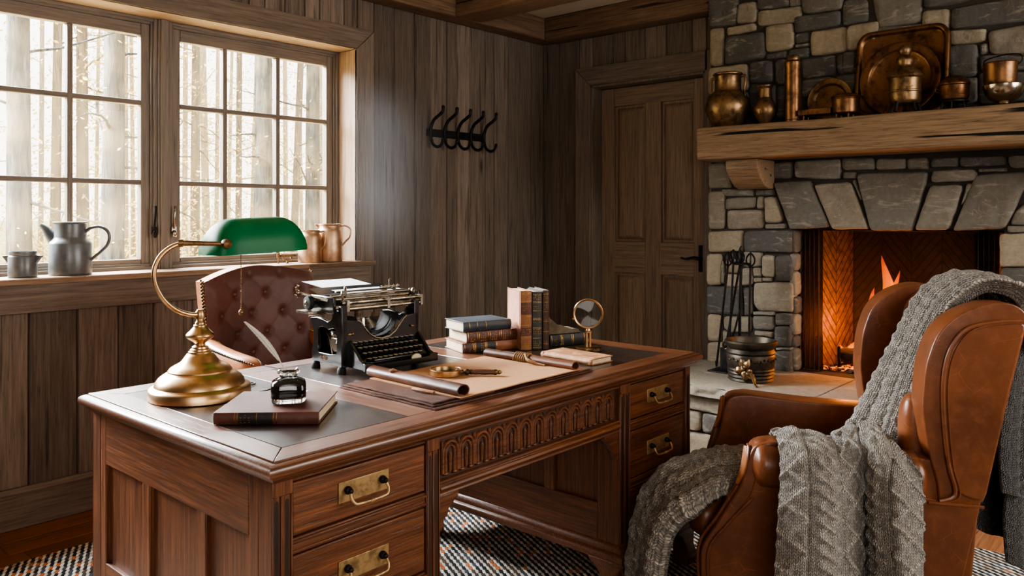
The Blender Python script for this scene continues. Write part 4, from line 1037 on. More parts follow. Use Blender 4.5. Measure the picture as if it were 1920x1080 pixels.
if 0: b.lathe([(0,.176),(.0135,.184),(.018,.190),(.024,.198),(.031,.206),(.037,.212),(.0395,.216),(.0395,.222),(.036,.227),(.028,.234),(.021,.242),(.018,.246),(.018,.25),(.0145,.253),(.0145,.258),(.011,.262),(.010,.27),(.0135,.272),(.0145,.285),(.013,.296),(.008,.303),(0,.304)],n=40); b.build('stem',M_BRASS,lamp,ang=50)
PX,PZ=.044,.424   # shade pivot
b=B(); b.tube(smoothpath([(.002,0,.228),(-.03,0,.230),(-.07,0,.247),(-.105,0,.280),(-.127,0,.325),(-.128,0,.362),(-.112,0,.395),(-.085,0,.417),(-.052,0,.429)],8),.0068,12); b.build('arm',M_BRASS,lamp)
b=B(); b.tube([(-.058,-.002,.429),(-.02,-.03,.428),(.03,-.062,.426)],[.0085,.007,.0065],12); b.tube([(-.062,0,.429),(-.052,-.006,.429)],.0105,12); o_=b.mark(); b.lathe([(0,-.012),(.010,-.010),(.0135,-.003),(.0145,.004),(.012,.012),(.005,.016),(0,.018)],(0,0,0),18,axis='y'); b.xf(Matrix.Translation((.040,-.068,.426))@Matrix.Rotation(PI,4,'Z'),o_); b.build('pivot',M_BRASSD,lamp)
# shade: flared loaf of green glass, open below
def green_glass():
    t=NT('green_glass'); n=t.noise(t.obj(),6,3)
    col=t.mix(n,(.0,.15,.05,1),(.0,.21,.075,1))
    p=t.n('BsdfPrincipled',Base_Color=col,Roughness=.42,Coat_Weight=.06,Coat_Roughness=.15,Specular_IOR_Level=.3)
    tl=t.n('BsdfTranslucent',Color=(.0,.55,.20,1))
    mx=t.n('MixShader',i0=.38,i1=p,i2=tl); t.t.links.new(mx.outputs[0],t.out.inputs[0]); return t.m
M_GREEN=green_glass()
SX,SZ=.168,.392      # shade centre, rim height (local)
def shade(u,v,off=0):
    # u around half section (front rim -> over -> back rim), v along the length
    s=v*2-1                                  # -1..1 along X
    a=PI*(u)                                 # 0 = front rim
    hl_t,hl_b=.080,.152                       # half length top / bottom
    k=abs(s)
    endf=math.sqrt(max(0,1-(max(0,k-.46)/.54)**2))         # section shrinks to close the ends
    hh=.102*endf
    rr=.078*endf**.35 if endf>0 else 0
    ex=math.cos(a); ez=math.sin(a)
    q=1-off/.078; rr*=q; hh*=q
    y=-rr*math.copysign(abs(ex)**.75,ex); z=hh*abs(ez)**.8
    hl=hl_b+(hl_t-hl_b)*(z/.102)*0
    x=s*hl_b
    return (SX+x,y,SZ+z+ .010*(s+1)/2)
b=B(); b.grid(shade,40,48); b.grid(lambda u,v:shade(1-u,v,.004),40,48); b.build('lamp_shade',M_GREEN,lamp,ang=60,label='green glass lamp shade')
b=B(); b.lathe([(0,-.09),(.007,-.09),(.016,-.05),(.017,.03),(.011,.055),(.011,.09),(0,.09)],(SX-.02,0,SZ+.045),16,axis='x'); b.build('bulb',plain('opal_bulb',S(240,235,220),.2,var=0),lamp)
b=B()
n=31
for i in range(n): b.ball((.108,-.03,.395-i*.0052),.0023,6)
b.cyl((.108,-.03,.395),(.108,-.03,.235),.0007,n=5); b.ball((.108,-.03,.226),.0075,14); b.lathe([(.002,.008),(.004,.006),(.004,0)],(.108,-.03,.228),10); b.build('pull_chain',M_BRASSD,lamp)
b=B(); b.tube(smoothpath([(.128,.03,.003),(.165,.05,.003),(.185,.03,.003),(.172,.01,.003),(.13,-.005,.003)]),.0025,6); b.tube(smoothpath([(.10,-.09,.003),(.15,-.092,.003),(.19,-.075,.003),(.24,-.07,.003),(.30,-.02,.003),(.34,.06,.003),(.36,.16,.003),(.36,.255,.003)]),.002,6); b.build('cord',M_RUBBER,lamp)
# ------------------------------------------------------------------ books
def cover_mat(name,c,c2,rough=.5): return leather(name,c,c2,rough,pebble=350,bump=.15,scratch=.15,wear=.35)
M_GILT=metal('gilt',S(190,150,86),S(120,88,48),.35,60)
def book(name,label,loc,rz,L,W,T,cover,band=None,bands=(),gilt=(),group=None,lay=True,tooling=0,cat='book',roundsp=.5,raised=0):
    """L: spine length along x, W: width along y (spine at y=0), T: thickness along z; lay=False stands it up on its tail (spine towards -y)"""
    t=thing(name,label,cat,loc,rz,group)
    c=.0028
    M=Matrix.Identity(4) if lay else Matrix(((0,0,-1,0),(0,1,0,0),(1,0,0,0),(0,0,0,1)))@Matrix.Translation((L/2,0,0))
    if not lay: M=Matrix(((0,0,1,-T/2),(0,1,0,0),(-1,0,0,L/2),(0,0,0,1)))
    b=B()
    b.box(-L/2,L/2,.004,W,0,c); b.box(-L/2,L/2,.004,W,T-c,T)
    sp=[(.006,0)]+[( .006-.010*roundsp*math.sin(PI*i/8)-.004,T*i/8) for i in range(0,9)]+[(.006,T)]
    b.prism(sp,'x',-L/2,L/2); b.xf(M).build('cover',cover,t,bev=.0012,seg=2)
    b=B(); b.box(-L/2+.005,L/2-.005,.006,W-.004,c,T-c); b.xf(M).build('pages',M_PAGES,t)
    def strip(x0,x1,o,mat,nm):
        q=B(); sp=[(.006-.010*roundsp*math.sin(PI*i/10)-.004-o,T*(.02+.96*i/10)) for i in range(11)]
        q.prism(sp+[(.008,T*.98),(.008,T*.02)],'x',x0,x1); return q.xf(M).build(nm,mat,t)
    for (p0,p1,mt) in bands: strip(-L/2+L*p0,-L/2+L*p1,.0006,mt,'spine_label')
    if gilt:
        q=B()
        for p in gilt:
            sp=[(.006-.010*roundsp*math.sin(PI*i/10)-.004-.0010,T*(.03+.94*i/10)) for i in range(11)]
            q.prism(sp+[(.008,T*.97),(.008,T*.03)],'x',-L/2+L*p-.0007,-L/2+L*p+.0007)
        q.xf(M).build('gilt_stripe',M_GILT,t)
    if raised:
        q=B()
        for k in range(1,raised+1):
            p=k/(raised+1); sp=[(.006-.010*roundsp*math.sin(PI*i/10)-.004-.0022,T*(.01+.98*i/10)) for i in range(11)]
            q.prism(sp+[(.008,T*.99),(.008,T*.01)],'x',-L/2+L*p-.0028,-L/2+L*p+.0028)
        q.xf(M).each('spine_band',cover,t,bev=.001)
    if tooling:
        q=B(); r=random.Random(int(L*1e5)+tooling)
        for (p0,p1) in tooling_spans[tooling]:
            nline=2 if p1-p0<.12 else 3
            for ln in range(nline):
                px=p0+(p1-p0)*(ln+1)/(nline+1)
                k=int(T/.0042)-2
                for i in range(1,k):
                    if r.random()<.75:
                        a=i/k; yy=.006-.010*roundsp*math.sin(PI*a)-.004-.0008
                        zz=T*a; h=r.uniform(.0012,.0022)
                        q.box(-L/2+L*px-h,-L/2+L*px+h,yy-.0003,yy+.0006,zz-.0008,zz+.0008)
        q.xf(M).build('spine_pattern',M_GILT,t)
    return t
tooling_spans={1:[(.08,.22),(.28,.40)],2:[(.04,.16),(.22,.36),(.42,.56),(.62,.76),(.83,.95)],3:[(.22,.38)]}
C_RED=cover_mat('cover_oxblood',S(84,48,40),S(104,66,54)); C_LBL=cover_mat('label_black',S(34,30,30),S(46,40,38)); C_BLUE=cover_mat('cover_dark_blue',S(44,50,56),S(58,64,70))
C_MAROON=cover_mat('cover_maroon',S(78,42,34),S(104,60,44)); C_TANBK=cover_mat('cover_tan',S(128,78,48),S(156,100,64)); C_TEAL=cover_mat('cover_charcoal_green',S(40,44,42),S(56,58,54)); C_DK=cover_mat('cover_dark_brown',S(62,42,34),S(82,56,44))
C_PINK=cover_mat('cover_rose_tan',S(176,124,102),S(196,144,120))
def ang(a,c): return math.atan2(c[1]-a[1],c[0]-a[0])
# book under the inkwell: spine from (0.963,1.821) to (1.135,1.626)
p,q=(.966,1.815),(1.138,1.630)
book('book','oxblood leather book lying flat on the desk under the ink bottle',((p[0]+q[0])/2,(p[1]+q[1])/2,ZT),ang(p,q),math.dist(p,q),.235,.030,C_RED,bands=((.24,.56,C_LBL),),gilt=(.2,.23,.41,.57,.6),tooling=3)
# stack of three
book('book','worn brown book at the bottom of the stack, with two black spine labels',(2.186,2.03,ZT),ang((2.072,2.072),(2.305,1.985)),.245,.165,.036,C_TANBK,bands=((.0,.19,C_DK),(.22,.36,C_LBL),(.41,.55,C_LBL)),gilt=(.03,.17,.205,.375,.395,.565),group='books lying in the stack',tooling=1)
book('book','maroon ribbed spine book in the middle of the stack of three',(2.195,2.028,ZT+.0365),ang((2.072,2.072),(2.305,1.99))+.01,.232,.165,.040,C_MAROON,raised=4,gilt=(.02,.185,.215,.385,.415,.585,.615,.785,.815,.98),group='books lying in the stack',tooling=2)
book('book','dark blue book on top of the stack of three',(2.172,2.042,ZT+.077),ang((2.072,2.072),(2.305,1.99))+.05,.205,.15,.036,C_BLUE,gilt=(.12,.28,.46),group='books lying in the stack')
# standing
sa=math.radians(-31)
U=(2.262,1.958)
def stand(nm,label,x,y,L,W,T,cov,**k):
    return book(nm,label,(x,y,ZT),sa,L,W+.015,T,cov,lay=False,group='books standing upright',**k)
dirx=Vector((math.cos(sa),math.sin(sa)))
o=Vector(U)+dirx*.0225
t=stand('book','tall russet standing book with a pink front board, beside the stack',o.x,o.y,.222,.155,.044,C_TANBK,bands=((.19,.40,C_MAROON),(.60,.76,C_MAROON)),gilt=(.03,.05,.17,.19,.41,.43,.58,.61,.77,.79,.93,.96),tooling=2)
for ch in t.children:
    if ch.name.startswith('cover'): pass
b=B(); b.box(-.0232,-.0222,.012,.153,.002,.219); b.build('board_paper',C_PINK,t,label='pink paper on the side board')
o=Vector(U)+dirx*.066
stand('book','charcoal green standing book with gilt spine lines, middle of the upright three',o.x,o.y,.218,.15,.038,C_TEAL,gilt=(.05,.17,.19,.33,.46,.48,.62,.64,.80,.96),tooling=2)
o=Vector(U)+dirx*.101
stand('book','thin dark brown standing book beside the stone bookend',o.x,o.y,.222,.15,.026,C_DK,gilt=(.06,.2,.36,.52,.7,.9),tooling=2)
o=Vector(U)+dirx*.128+Vector((.02,-.008))
book('book','black book lying under the carved bookend behind the magnifier stand',(2.47,1.895,ZT),ang((2.405,1.92),(2.546,1.868)),.165,.13,.045,C_LBL,gilt=(.05,.3,.33,.6,.64,.95),tooling=1)
# rough wedge shaped bookend lying on that book
BEARGS=('bookend','rough dark carved bookend sloping down behind the upright books','bookend',(2.478,1.955,ZT+.0455),ang((2.405,1.92),(2.546,1.868)))
def rough(b,amp,fq):
    for i,v in enumerate(b.v):
        n=noise.noise_vector(Vector(v)*fq); b.v[i]=(v[0]+n.x*amp,v[1]+n.y*amp,v[2]+abs(n.z)*amp)
b=B()
prof=[(-.095,.0),(-.095,.085),(-.088,.088),(-.07,.078),(-.058,.060),(-.05,.055),(-.03,.04),(-.01,.034),(.02,.022),(.045,.015),(.07,.014),(.078,.0)]
def bend(u,v):
    i=u*(len(prof)-1); k=min(int(i),len(prof)-2); f=i-k
    x=prof[k][0]+(prof[k+1][0]-prof[k][0])*f; z=prof[k][1]+(prof[k+1][1]-prof[k][1])*f
    n=noise.noise(Vector((x*40,v*4,z*40)))*.004
    return (x,-.045+.09*v+n*.4,max(0,z+n))
b.grid(bend,44,14)
for vv in (0,1):
    ring=[bend(i/44,vv) for i in range(45)]; b.poly(ring if vv==0 else ring[::-1])
b.poly([bend(0,0),bend(0,1),bend(1,1),bend(1,0)]); be=tag(b.build('bookend',plain('carved_stone',S(128,112,92),.8,var=.6,scale=40,bump=.6),ang=60),BEARGS[1],BEARGS[2],None,BEARGS[3]); be.rotation_euler[2]=BEARGS[4]
# small worn notebook
nb=thing('notebook','small worn tan leather notebook lying in front of the magnifier stand','notebook',(2.205,1.690,ZT),ang((2.251,1.815),(2.233,1.603))+.02)
b=B(); b.box(-.118,.112,-.005,.105,0,.004); b.box(-.118,.112,-.005,.105,.018,.022); b.prism([(-.004,0)]+[(-.004-.010*math.sin(PI*i/8),.022*i/8) for i in range(9)]+[(-.004,.022)],'x',-.118,.112)
M_WORN=leather('worn_tan_leather',S(150,100,66),S(196,150,108),.6,scratch=.5,wear=.9)
b.build('cover',M_WORN,nb,bev=.0025,seg=3)
b=B(); b.box(-.112,.107,0,.1,.004,.018); b.build('pages',M_PAGES,nb)
b=B(); r=random.Random(3)
for x in (-.112,.104): b.ball((x,-.010,.011),.007,10,(1.5,.5,1.5))
for x,y in ((.106,.098),(-.11,.098)): b.ball((x,y,.020),.008,10,(1,1,.35))
b.each('corner_guard',M_WORN,nb)
# ------------------------------------------------------------------ inkwell and quill
ink=thing('ink_bottle','squat square glass bottle of black ink standing on the oxblood book','ink bottle',(1.150,1.778,ZT+.0315),math.radians(57)); ink.scale=(1.32,1.32,1.25)
M_INKGL=NT('ink_glass'); M_INKGL=(lambda t:t.pbsdf(Base_Color=(1,1,1,1),Roughness=.02,Transmission_Weight=1.,IOR=1.45))(M_INKGL)
def sq(prof,n=48,e=4.5):
    vs=[];b=B()
    for r,z,k in prof:
        for i in range(n):
            a=2*PI*i/n; c_,s_=math.cos(a),math.sin(a)
            ee=2+(e-2)*k; rr=r/((abs(c_)**ee+abs(s_)**ee)**(1/ee)); vs.append((rr*c_,rr*s_,z))
    m=len(prof); fs=[(j*n+i,j*n+(i+1)%n,(j+1)*n+(i+1)%n,(j+1)*n+i) for j in range(m-1) for i in range(n)]
    fs.append(tuple(range(n))[::-1]); b._add(vs,fs); return b
sq([(.028,0,1),(.0315,.003,1),(.033,.008,1),(.033,.036,1),(.031,.041,.8),(.024,.046,.3),(.0175,.049,0),(.0165,.052,0),(.0165,.056,0),(.021,.058,0),(.022,.061,0),(.022,.065,0),(.0185,.067,0),(.016,.066,0),(.013,.06,0),(.013,.05,0)]).build('glass',M_INKGL,ink,ang=50)
b=sq([(.026,.011,1),(.0295,.012,1),(.0305,.014,1),(.0305,.036,1),(.028,.041,.6),(.016,.046,.1),(.001,.046,0)]); b.build('ink',plain('black_ink',S(14,15,18),.15,var=0),ink)
ql=thing('quill','white feather quill leaning in the ink bottle','quill',(1.150,1.778,ZT+.0315+.066))
# quill: from the neck up and leftwards (camera left), 0.22 m long
b=B(); base=Vector((.0,.0,0)); tip=Vector((-.095,.048,.142)); 
def qp(v): 
    p=base+(tip-base)*v; s=math.sin(PI*v)*.010; return p+Vector((.6*s,.3*s,s*.9))
b.tube([tuple(qp(i/12)) for i in range(13)],[.0017-.0013*i/12 for i in range(13)],6); b.build('shaft',plain('quill_shaft',S(232,222,200),.5,var=.1),ql)
b=B(); side=Vector((.62,-.70,.20)).normalized(); r=random.Random(9); N=90
for sgn in (-1,1):
    row=[]
    for i in range(N+1):
        v=.22+.78*i/N; p=qp(v); w=(.0085 if sgn<0 else .0105)*math.sin(PI*min(1,(v-.20)/.84))**.55*(1-.45*v)*1.3
        if i%6==0: w*=r.uniform(.72,.95)
        d=(tip-base).normalized()
        row.append((tuple(p),tuple(p+side*sgn*w*-1+d*w*.55)))
    for i in range(N): b.poly([row[i][0],row[i][1],row[i+1][1],row[i+1][0]])
b.build('vane',plain('feather_white',S(238,234,226),.7,var=.12,scale=120),ql,ang=180)
# ------------------------------------------------------------------ leather folio with writing pad
fo=thing('desk_folio','open brown leather folio with a tan writing pad between two rolled edges','folio',(1.765,1.735,ZT))
def sheet(b,x0,x1,y0,y1,z,th,seed,amp=.002):
    def f(u,v,dz=0):
        x=x0+(x1-x0)*u; y=y0+(y1-y0)*v
        ed=max(0,abs(2*u-1)-.8)/.2
        n=noise.noise(Vector((u*5,v*5,seed)))*amp
        return (x+noise.noise(Vector((seed,v*4,1)))*.004,y+noise.noise(Vector((u*5,seed,2)))*.004,z+dz+abs(n)*(.4+ed))
    b.grid(lambda u,v:f(u,v,th),24,24); b.grid(lambda u,v:f(1-u,v),24,24)
    for k in range(24):
        for (a,c) in (((k/24,0),((k+1)/24,0)),(((k+1)/24,1),(k/24,1)),((1,k/24),(1,(k+1)/24)),((0,(k+1)/24),(0,k/24))):
            b.poly([f(*a),f(*c),f(*c,th),f(*a,th)])
b=B(); sheet(b,-.345,.352,-.212,.196,.0005,.0035,1); sheet(b,-.34,-.1,-.196,.19,.005,.003,2,.004); sheet(b,-.332,-.12,-.188,.178,.0095,.003,4,.005); sheet(b,.12,.348,-.205,.18,.005,.003,5,.004)
b.build('cover',M_FOLIOL,fo,ang=60)
b=B(); sheet(b,-.245,.285,-.206,.182,.0125,.003,7,.0012); b.build('writing_pad',M_SUEDE,fo,ang=60)
def roll(px,y0,y1,r,px1=None,flat=.8):
    b=B(); px1=px if px1 is None else px1
    def f(u,v,o=0):
        a=2*PI*u*1.04-1.4; x=px+(px1-px)*v; rr=r-o; return (x+rr*math.cos(a)*1.15,y0+(y1-y0)*v,.0125+r*flat+rr*flat*math.sin(a))
    b.grid(f,28,24); b.grid(lambda u,v:f(1-u,v,.0035),28,24)
    for v in (0,1):
        for k in range(28): b.poly([f(k/28,v),f((k+1)/28,v),f((k+1)/28,v,.0035),f(k/28,v,.0035)])
    return b
b=roll(-.225,-.196,.208,.021,-.213); b.build('rolled_edge',M_BROWNL,fo,ang=60)
b=roll(.275,-.2,.186,.017,.275); b.build('rolled_edge',M_BROWNL,fo,ang=60)
b=B()
for k in range(7): b.tube([(.275+.021*math.cos(a),.045-k*.009+.003*math.sin(a*2),.0265+.0165*math.sin(a)) for a in [2*PI*i/16 for i in range(16)]],.0028,6,closed=True)
b.tube(smoothpath([(.262,.0,.042),(.24,-.03,.03),(.245,-.06,.022),(.25,-.095,.018)]),[.004]*6+[.006]*6+[.004]*7,8); b.build('tie',plain('cord_tan',S(150,116,80),.8,scale=90),fo)
b=B(); b.tube(smoothpath([(-.262,-.03,.017),(-.266,-.07,.019),(-.258,-.115,.017)]),[.004]*6+[.005]*7,8); b.tube([(-.235,.10,.045),(-.228,.095,.05),(-.222,.085,.046)],.004,6); b.each('strap',plain('strap_tan',S(160,112,78),.7,scale=60),fo)
# ------------------------------------------------------------------ magnifiers
mg=thing('magnifying_glass','brass rimmed magnifying glass with a dark handle lying on the writing pad','magnifying glass',(1.700,1.775,ZT+.0165),math.atan2(-.55,.45))
b=B(); b.lathe([(.043,.002),(.046,0),(.0485,.002),(.049,.010),(.0485,.018),(.046,.020),(.043,.018),(.0425,.01),(.043,.002)],n=56); b.build('rim',M_BRASS,mg)
b=B(); b.lathe([(0,.005),(.02,.0058),(.043,.0085)],n=40); b.lathe([(.043,.0115),(.02,.0142),(0,.015)],n=40); b.build('lens',M_LENS,mg)
b=B(); b.lathe([(.0,.046),(.007,.046),(.007,.052),(.0055,.055),(.009,.062),(.0095,.068),(.007,.073),(.0085,.078),(.0085,.081),(0,.081)],(0,0,.010),16,axis='x'); b.lathe([(0,.148),(.0085,.148),(.0095,.152),(.0085,.156),(.006,.159),(.0075,.163),(.006,.168),(.002,.172),(0,.172)],(0,0,.010),16,axis='x'); b.build('ferrule',M_BRASSD,mg)
b=B(); b.lathe([(0,.080),(.007,.080),(.0085,.09),(.0088,.12),(.008,.148),(0,.148)],(0,0,.010),16,axis='x'); b.build('handle',M_BROWNL,mg,label='dark wooden handle')
ms=thing('magnifier_stand','round magnifying lens upright on a brass stand with an oval base','magnifier',(2.428,1.768,ZT),math.radians(-48.5))
b=B(); b.lathe([(0,0),(.050,0),(.052,.002),(.052,.012),(.049,.015),(.045,.016),(0,.016)],n=48,sy=.7); b.build('base',M_BRASSD,ms)
b=B(); b.cyl((-.006,0,.016),(-.006,0,.07),.0055,n=14); b.cyl((.007,.002,.016),(.007,.002,.072),.0045,n=12); b.lathe([(0,0),(.013,0),(.013,.005),(.009,.007),(.008,.014),(.005,.018),(0,.018)],(0,0,.068),20); b.build('post',M_BRASS,ms)
b=B(); cz=.138; b.tube([(.0525*math.cos(2*PI*i/56),0,cz+.0525*math.sin(2*PI*i/56)) for i in range(56)],.0042,8,closed=True); b.ball((-.055,0,cz-.02),.005,10); b.lathe([(.05,-.004),(.0545,-.006),(.0545,.006),(.05,.004),(.05,-.004)],(0,0,cz),56,axis='y'); b.build('rim',M_BRASS,ms)
b=B(); b.lathe([(0,-.006),(.025,-.0045),(.051,-.001)],(0,0,cz),48,axis='y'); b.lathe([(.051,.001),(.025,.0045),(0,.006)],(0,0,cz),48,axis='y'); b.build('lens',M_LENS,ms)
# ------------------------------------------------------------------ typewriter
tw=thing('typewriter','old black typewriter with a sheet of paper, standing on the desk','typewriter',(1.70,2.13,ZT),math.radians(-3))
def tb(b,name,mat,par=None,**k): return b.build(name,mat,tw if par is None else par,**k)
def sideplate(x0,x1):
    out=[(-.052,.022),(.02,.022),(.075,.022),(.128,.022),(.132,.05),(.120,.085),(.118,.125),(.135,.150),(.14,.165),(.10,.170),(.06,.166),(.035,.160),(.012,.170),(-.005,.192),(-.018,.200),(-.05,.200),(-.053,.14),(-.053,.08)]
    inn=[(-.012,.058),(.02,.055),(.06,.055),(.085,.055),(.094,.065),(.095,.085),(.095,.11),(.09,.13),(.08,.138),(.065,.140),(.045,.138),(.03,.133),(.01,.138),(-.002,.14),(-.012,.135),(-.018,.12),(-.02,.10),(-.018,.07)]
    b=B(); n=len(out); vs=[(x,p,q) for x in (x0,x1) for L in (out,inn) for p,q in L]
    fs=[]
    for i in range(n):
        j=(i+1)%n
        fs += [(i,n+i,n+j,j),(2*n+i,2*n+j,3*n+j,3*n+i),(i,j,2*n+j,2*n+i),(n+i,3*n+i,3*n+j,n+j)]
    b._add(vs,fs); return b
for x0 in (-.152,.140): tb(sideplate(x0,x0+.012),'side_frame',M_ENAMEL,bev=.003,seg=3,ang=50)
b=B()
cut=[(-.098,.166),(-.085,.160),(-.070,.140),(-.050,.118),(-.025,.104),(0,.100),(.028,.104),(.055,.120),(.075,.142),(.088,.158),(.1,.166)]
b.prism([(-.152,.022),(.152,.022),(.152,.170),(.14,.172)]+cut[::-1]+[(-.14,.172),(-.152,.170)],'y',-.056,-.045)
tb(b,'front_plate',M_ENAMEL,bev=.0025,seg=3)
b=B(); b.tube([(x,-.057,z+.001) for x,z in cut],.0022,6); tb(b,'trim_line',M_NICKEL)
b=B()
for s in (-1,1): b.box(s*.146-.011,s*.146+.011,-.056,-.034,.02,.215); 
b.box(-.15,.15,.105,.12,.022,.15); b.box(-.14,.14,-.04,.11,.024,.034); b.each('frame_bar',M_ENAMEL,tw,bev=.003)
b=B()
for x in (-.147,.147):
    for y in (-.04,.112): b.lathe([(0,0),(.014,0),(.015,.003),(.014,.014),(.011,.020),(.008,.024),(0,.024)],(x,y,0),18)
for i in range(1): b.each('foot',M_RUBBER,tw)
for i in range(0): pass
# type basket seen through the opening
b=B()
for k,rr in enumerate((.052,.060,.068,.076)): b.tube([(rr*1.15*math.cos(math.radians(a)),-.02+.012*k,.172+rr*math.sin(math.radians(a))) for a in range(185,356,10)],.0022,6)
b.grid(lambda u,v:(.085*math.cos(PI+PI*u),-.03+.10*v,.175+(.072+.0*v)*math.sin(PI+PI*u)),24,6)
tb(b,'type_basket',M_RUBBER,ang=60)
b=B()
for k in range(36):
    a=math.radians(188+k*164/35); b.tube([(.05*math.cos(a)*1.2,.02,.172+.05*math.sin(a)),(.022*math.cos(a),.035,.178+.02*math.sin(a))],.0009,4)
for i in range(9):
    for j in range(5): b.ball((-.075+i*.006,.03,.135+j*.006),.0022,6)
tb(b,'typebar',M_NICKEL)
b=B(); b.box(-.13,-.09,.0,.05,.06,.105); b.box(-.12,-.1,.055,.085,.045,.12); b.tube([(-.135,.03,.05),(-.12,.07,.10),(-.125,.095,.13)],.003,6); b.tube([(-.14,.0,.09),(-.1,.04,.12)],.003,6); b.tube([(-.138,.02,.115),(-.105,.085,.118)],.006,8); b.box(.08,.13,.0,.08,.05,.1)
b.each('mechanism',M_NICKEL,tw,bev=.002)
b=B(); b.ball((-.1265,-.058,.125),.006,10,(1.6,.5,.8)); b.ball((-.118,-.06,.126),.0045,10,(1,.6,1)); b.ball((.125,-.058,.128),.005,10,(1.6,.5,.8)); b.ball((.118,-.06,.13),.004,8); b.each('badge',M_BRASSD,tw)
b=B(); r=random.Random(2)
for k in range(9): b.box(-.1535,-.1515,.035+k*.0045,.037+k*.0045+r.uniform(0,.0015),.034+r.uniform(0,.004),.044+r.uniform(-.003,.003))
tb(b,'side_decal',M_COPPER)
# keyboard tray
ch=[(-.050,.020),(-.050,.104),(-.058,.106),(-.066,.100),(-.118,.050),(-.138,.042),(-.142,.036),(-.142,.020)]
for x0 in (-.132,.146):
    b=B(); b.prism(ch,'x',x0,x0+.011); tb(b,'keyboard_cheek',M_ENAMEL,bev=.002)
b=B(); b.box(-.125,.15,-.14,-.05,.020,.028); b.prism([(-.135,.018),(.160,.018),(.160,.044),(.128,.044),(.120,.036),(-.095,.036),(-.103,.043),(-.135,.043)],'y',-.152,-.136); b.prism([(-.05,.03),(-.05,.09),(-.12,.04),(-.12,.03)],'x',-.12,.146)
tb(b,'keyboard_tray',M_ENAMEL,bev=.002)
b=B(); b.prism([(.060,.034)]+[(.08+.02*math.cos(math.radians(a)),.036+.012*math.sin(math.radians(a))) for a in range(180,-1,-20)]+[(.1,.034)],'y',-.1375,-.132); tb(b,'number_tab',M_PAGES,bev=.001)
b=B(); b.box(-.085,.115,-.131,-.121,.040,.049); tb(b,'space_bar',M_ENAMEL,bev=.003,seg=3)
key=B(); key.lathe([(0,-.006),(.0065,-.006),(.0085,-.003),(.0085,.0),(.0072,.0012),(0,.0008)],n=14); 
M_KEYTOP=plain('ivory_key',S(176,164,140),.35,var=.3,scale=200)
kring=None; first=None
for rI in range(4):
    for k in range(12):
        x=-.112+.0062*(rI)+k*.0205; y=-.064-.0172*rI; z=.098-.0155*rI
        if rI==3 and k==11: continue
        if first is None:
            first=tb(key,'key',M_KEYTOP); st=B(); st.tube([(0,0,-.004),(0,.004,-.022),(0,.012,-.028)],.0018,5); st.lathe([(.0082,-.0062),(.0092,-.004),(.0092,-.001),(.0084,.0002)],n=14); stem=st.build('key_stem',M_IRON,first)
            first.location=(x,y,z)
        else:
            c=copy_tree(first,tw); c.location=(x,y,z)
# carriage
cz=.226
b=B(); b.cyl((-.155,.055,cz),(.175,.055,cz),.0205,n=28); tb(b,'platen',M_RUBBER)
b=B()
b.cyl((-.135,-.020,.222),(.182,-.020,.222),.0075,n=14); b.cyl((-.140,-.038,.204),(.178,-.038,.204),.0065,n=14); b.cyl((-.15,.02,.243),(.17,.02,.243),.004,n=10); b.cyl((-.16,.012,.232),(.175,.012,.232),.0055,n=10); b.cyl((-.17,.10,.236),(.17,.10,.236),.005,n=10)
b.box(-.13,.17,-.012,.0,.196,.212)
b.each('carriage_rail',M_NICKEL,tw)
b=B(); b.box(-.165,.185,.035,.10,.185,.197); b.box(-.172,-.160,-.03,.115,.19,.245); b.box(.172,.184,-.03,.10,.19,.245); b.box(-.1,.12,.06,.075,.245,.252); b.each('carriage_frame',M_ENAMEL,tw,bev=.003)
b=B()
for x in (-.125,.035,.176): b.box(x-.005,x+.005,-.046,-.012,.196,.232)
b.tube(smoothpath([(-.128,-.02,.225),(-.13,-.018,.25),(-.122,-.005,.258),(-.12,0,.245)]),.004,8); b.tube(smoothpath([(-.10,.005,.235),(-.102,.01,.262),(-.093,.02,.268),(-.09,.022,.25)]),.004,8)
b.lathe([(0,-.012),(.008,-.012),(.008,.012),(0,.012)],(.06,.02,.245),14,axis='x'); b.ball((.178,.0,.24),.013,12); b.ball((.186,.03,.238),.011,10)
for k in range(14): b.ball((.095+k*.006,.085,.252+.004*math.sin(k*2.1)),.0045,6); 
b.tube([(.135,.09,.25),(.137,.09,.272),(.134,.088,.278),(.142,.088,.282)],.0022,6)
b.each('carriage_fitting',M_NICKEL,tw)
b=B(); b.lathe([(0,-.012),(.012,-.012),(.021,-.009),(.0235,-.003),(.0235,.004),(.020,.008),(.008,.009),(.008,.022),(0,.022)],(-.198,.07,.222),28,axis='x'); tb(b,'platen_knob',M_RUBBER)
b=B(); b.lathe([(0,-.016),(.006,-.015),(.009,-.012),(.004,-.011),(.004,0),(0,0)],(-.198,.07,.222),16,axis='x'); b.box(-.225,-.165,.03,.105,.190,.198)
for k in range(9): b.ball((-.222+.006*k,.03,.186),.004,6)
b.tube(smoothpath([(-.165,.10,.24),(-.195,.12,.25),(-.212,.122,.256),(-.214,.118,.27),(-.205,.12,.275)]),.0035,6); b.tube([(-.17,.0,.232),(-.2,.11,.247)],.005,8)
for k in range(6): b.ball((-.213+random.uniform(-.004,.004),.12+random.uniform(-.004,.004),.235+k*.008),.0045,6)
tb(b,'line_lever',M_NICKEL)
b=B(); b.lathe([(0,-.004),(.006,-.004),(.011,.0),(.011,.012),(.008,.016),(0,.016)],(.19,.055,.226),18,axis='x'); b.cyl((.175,.055,.226),(.19,.055,.226),.005,n=10); tb(b,'platen_knob',M_NICKEL)
b=B(); b.grid(lambda u,v:(-.155+.30*u,.062+.085*v,.238+.022*v),4,4); tb(b,'paper_table',M_ENAMEL)

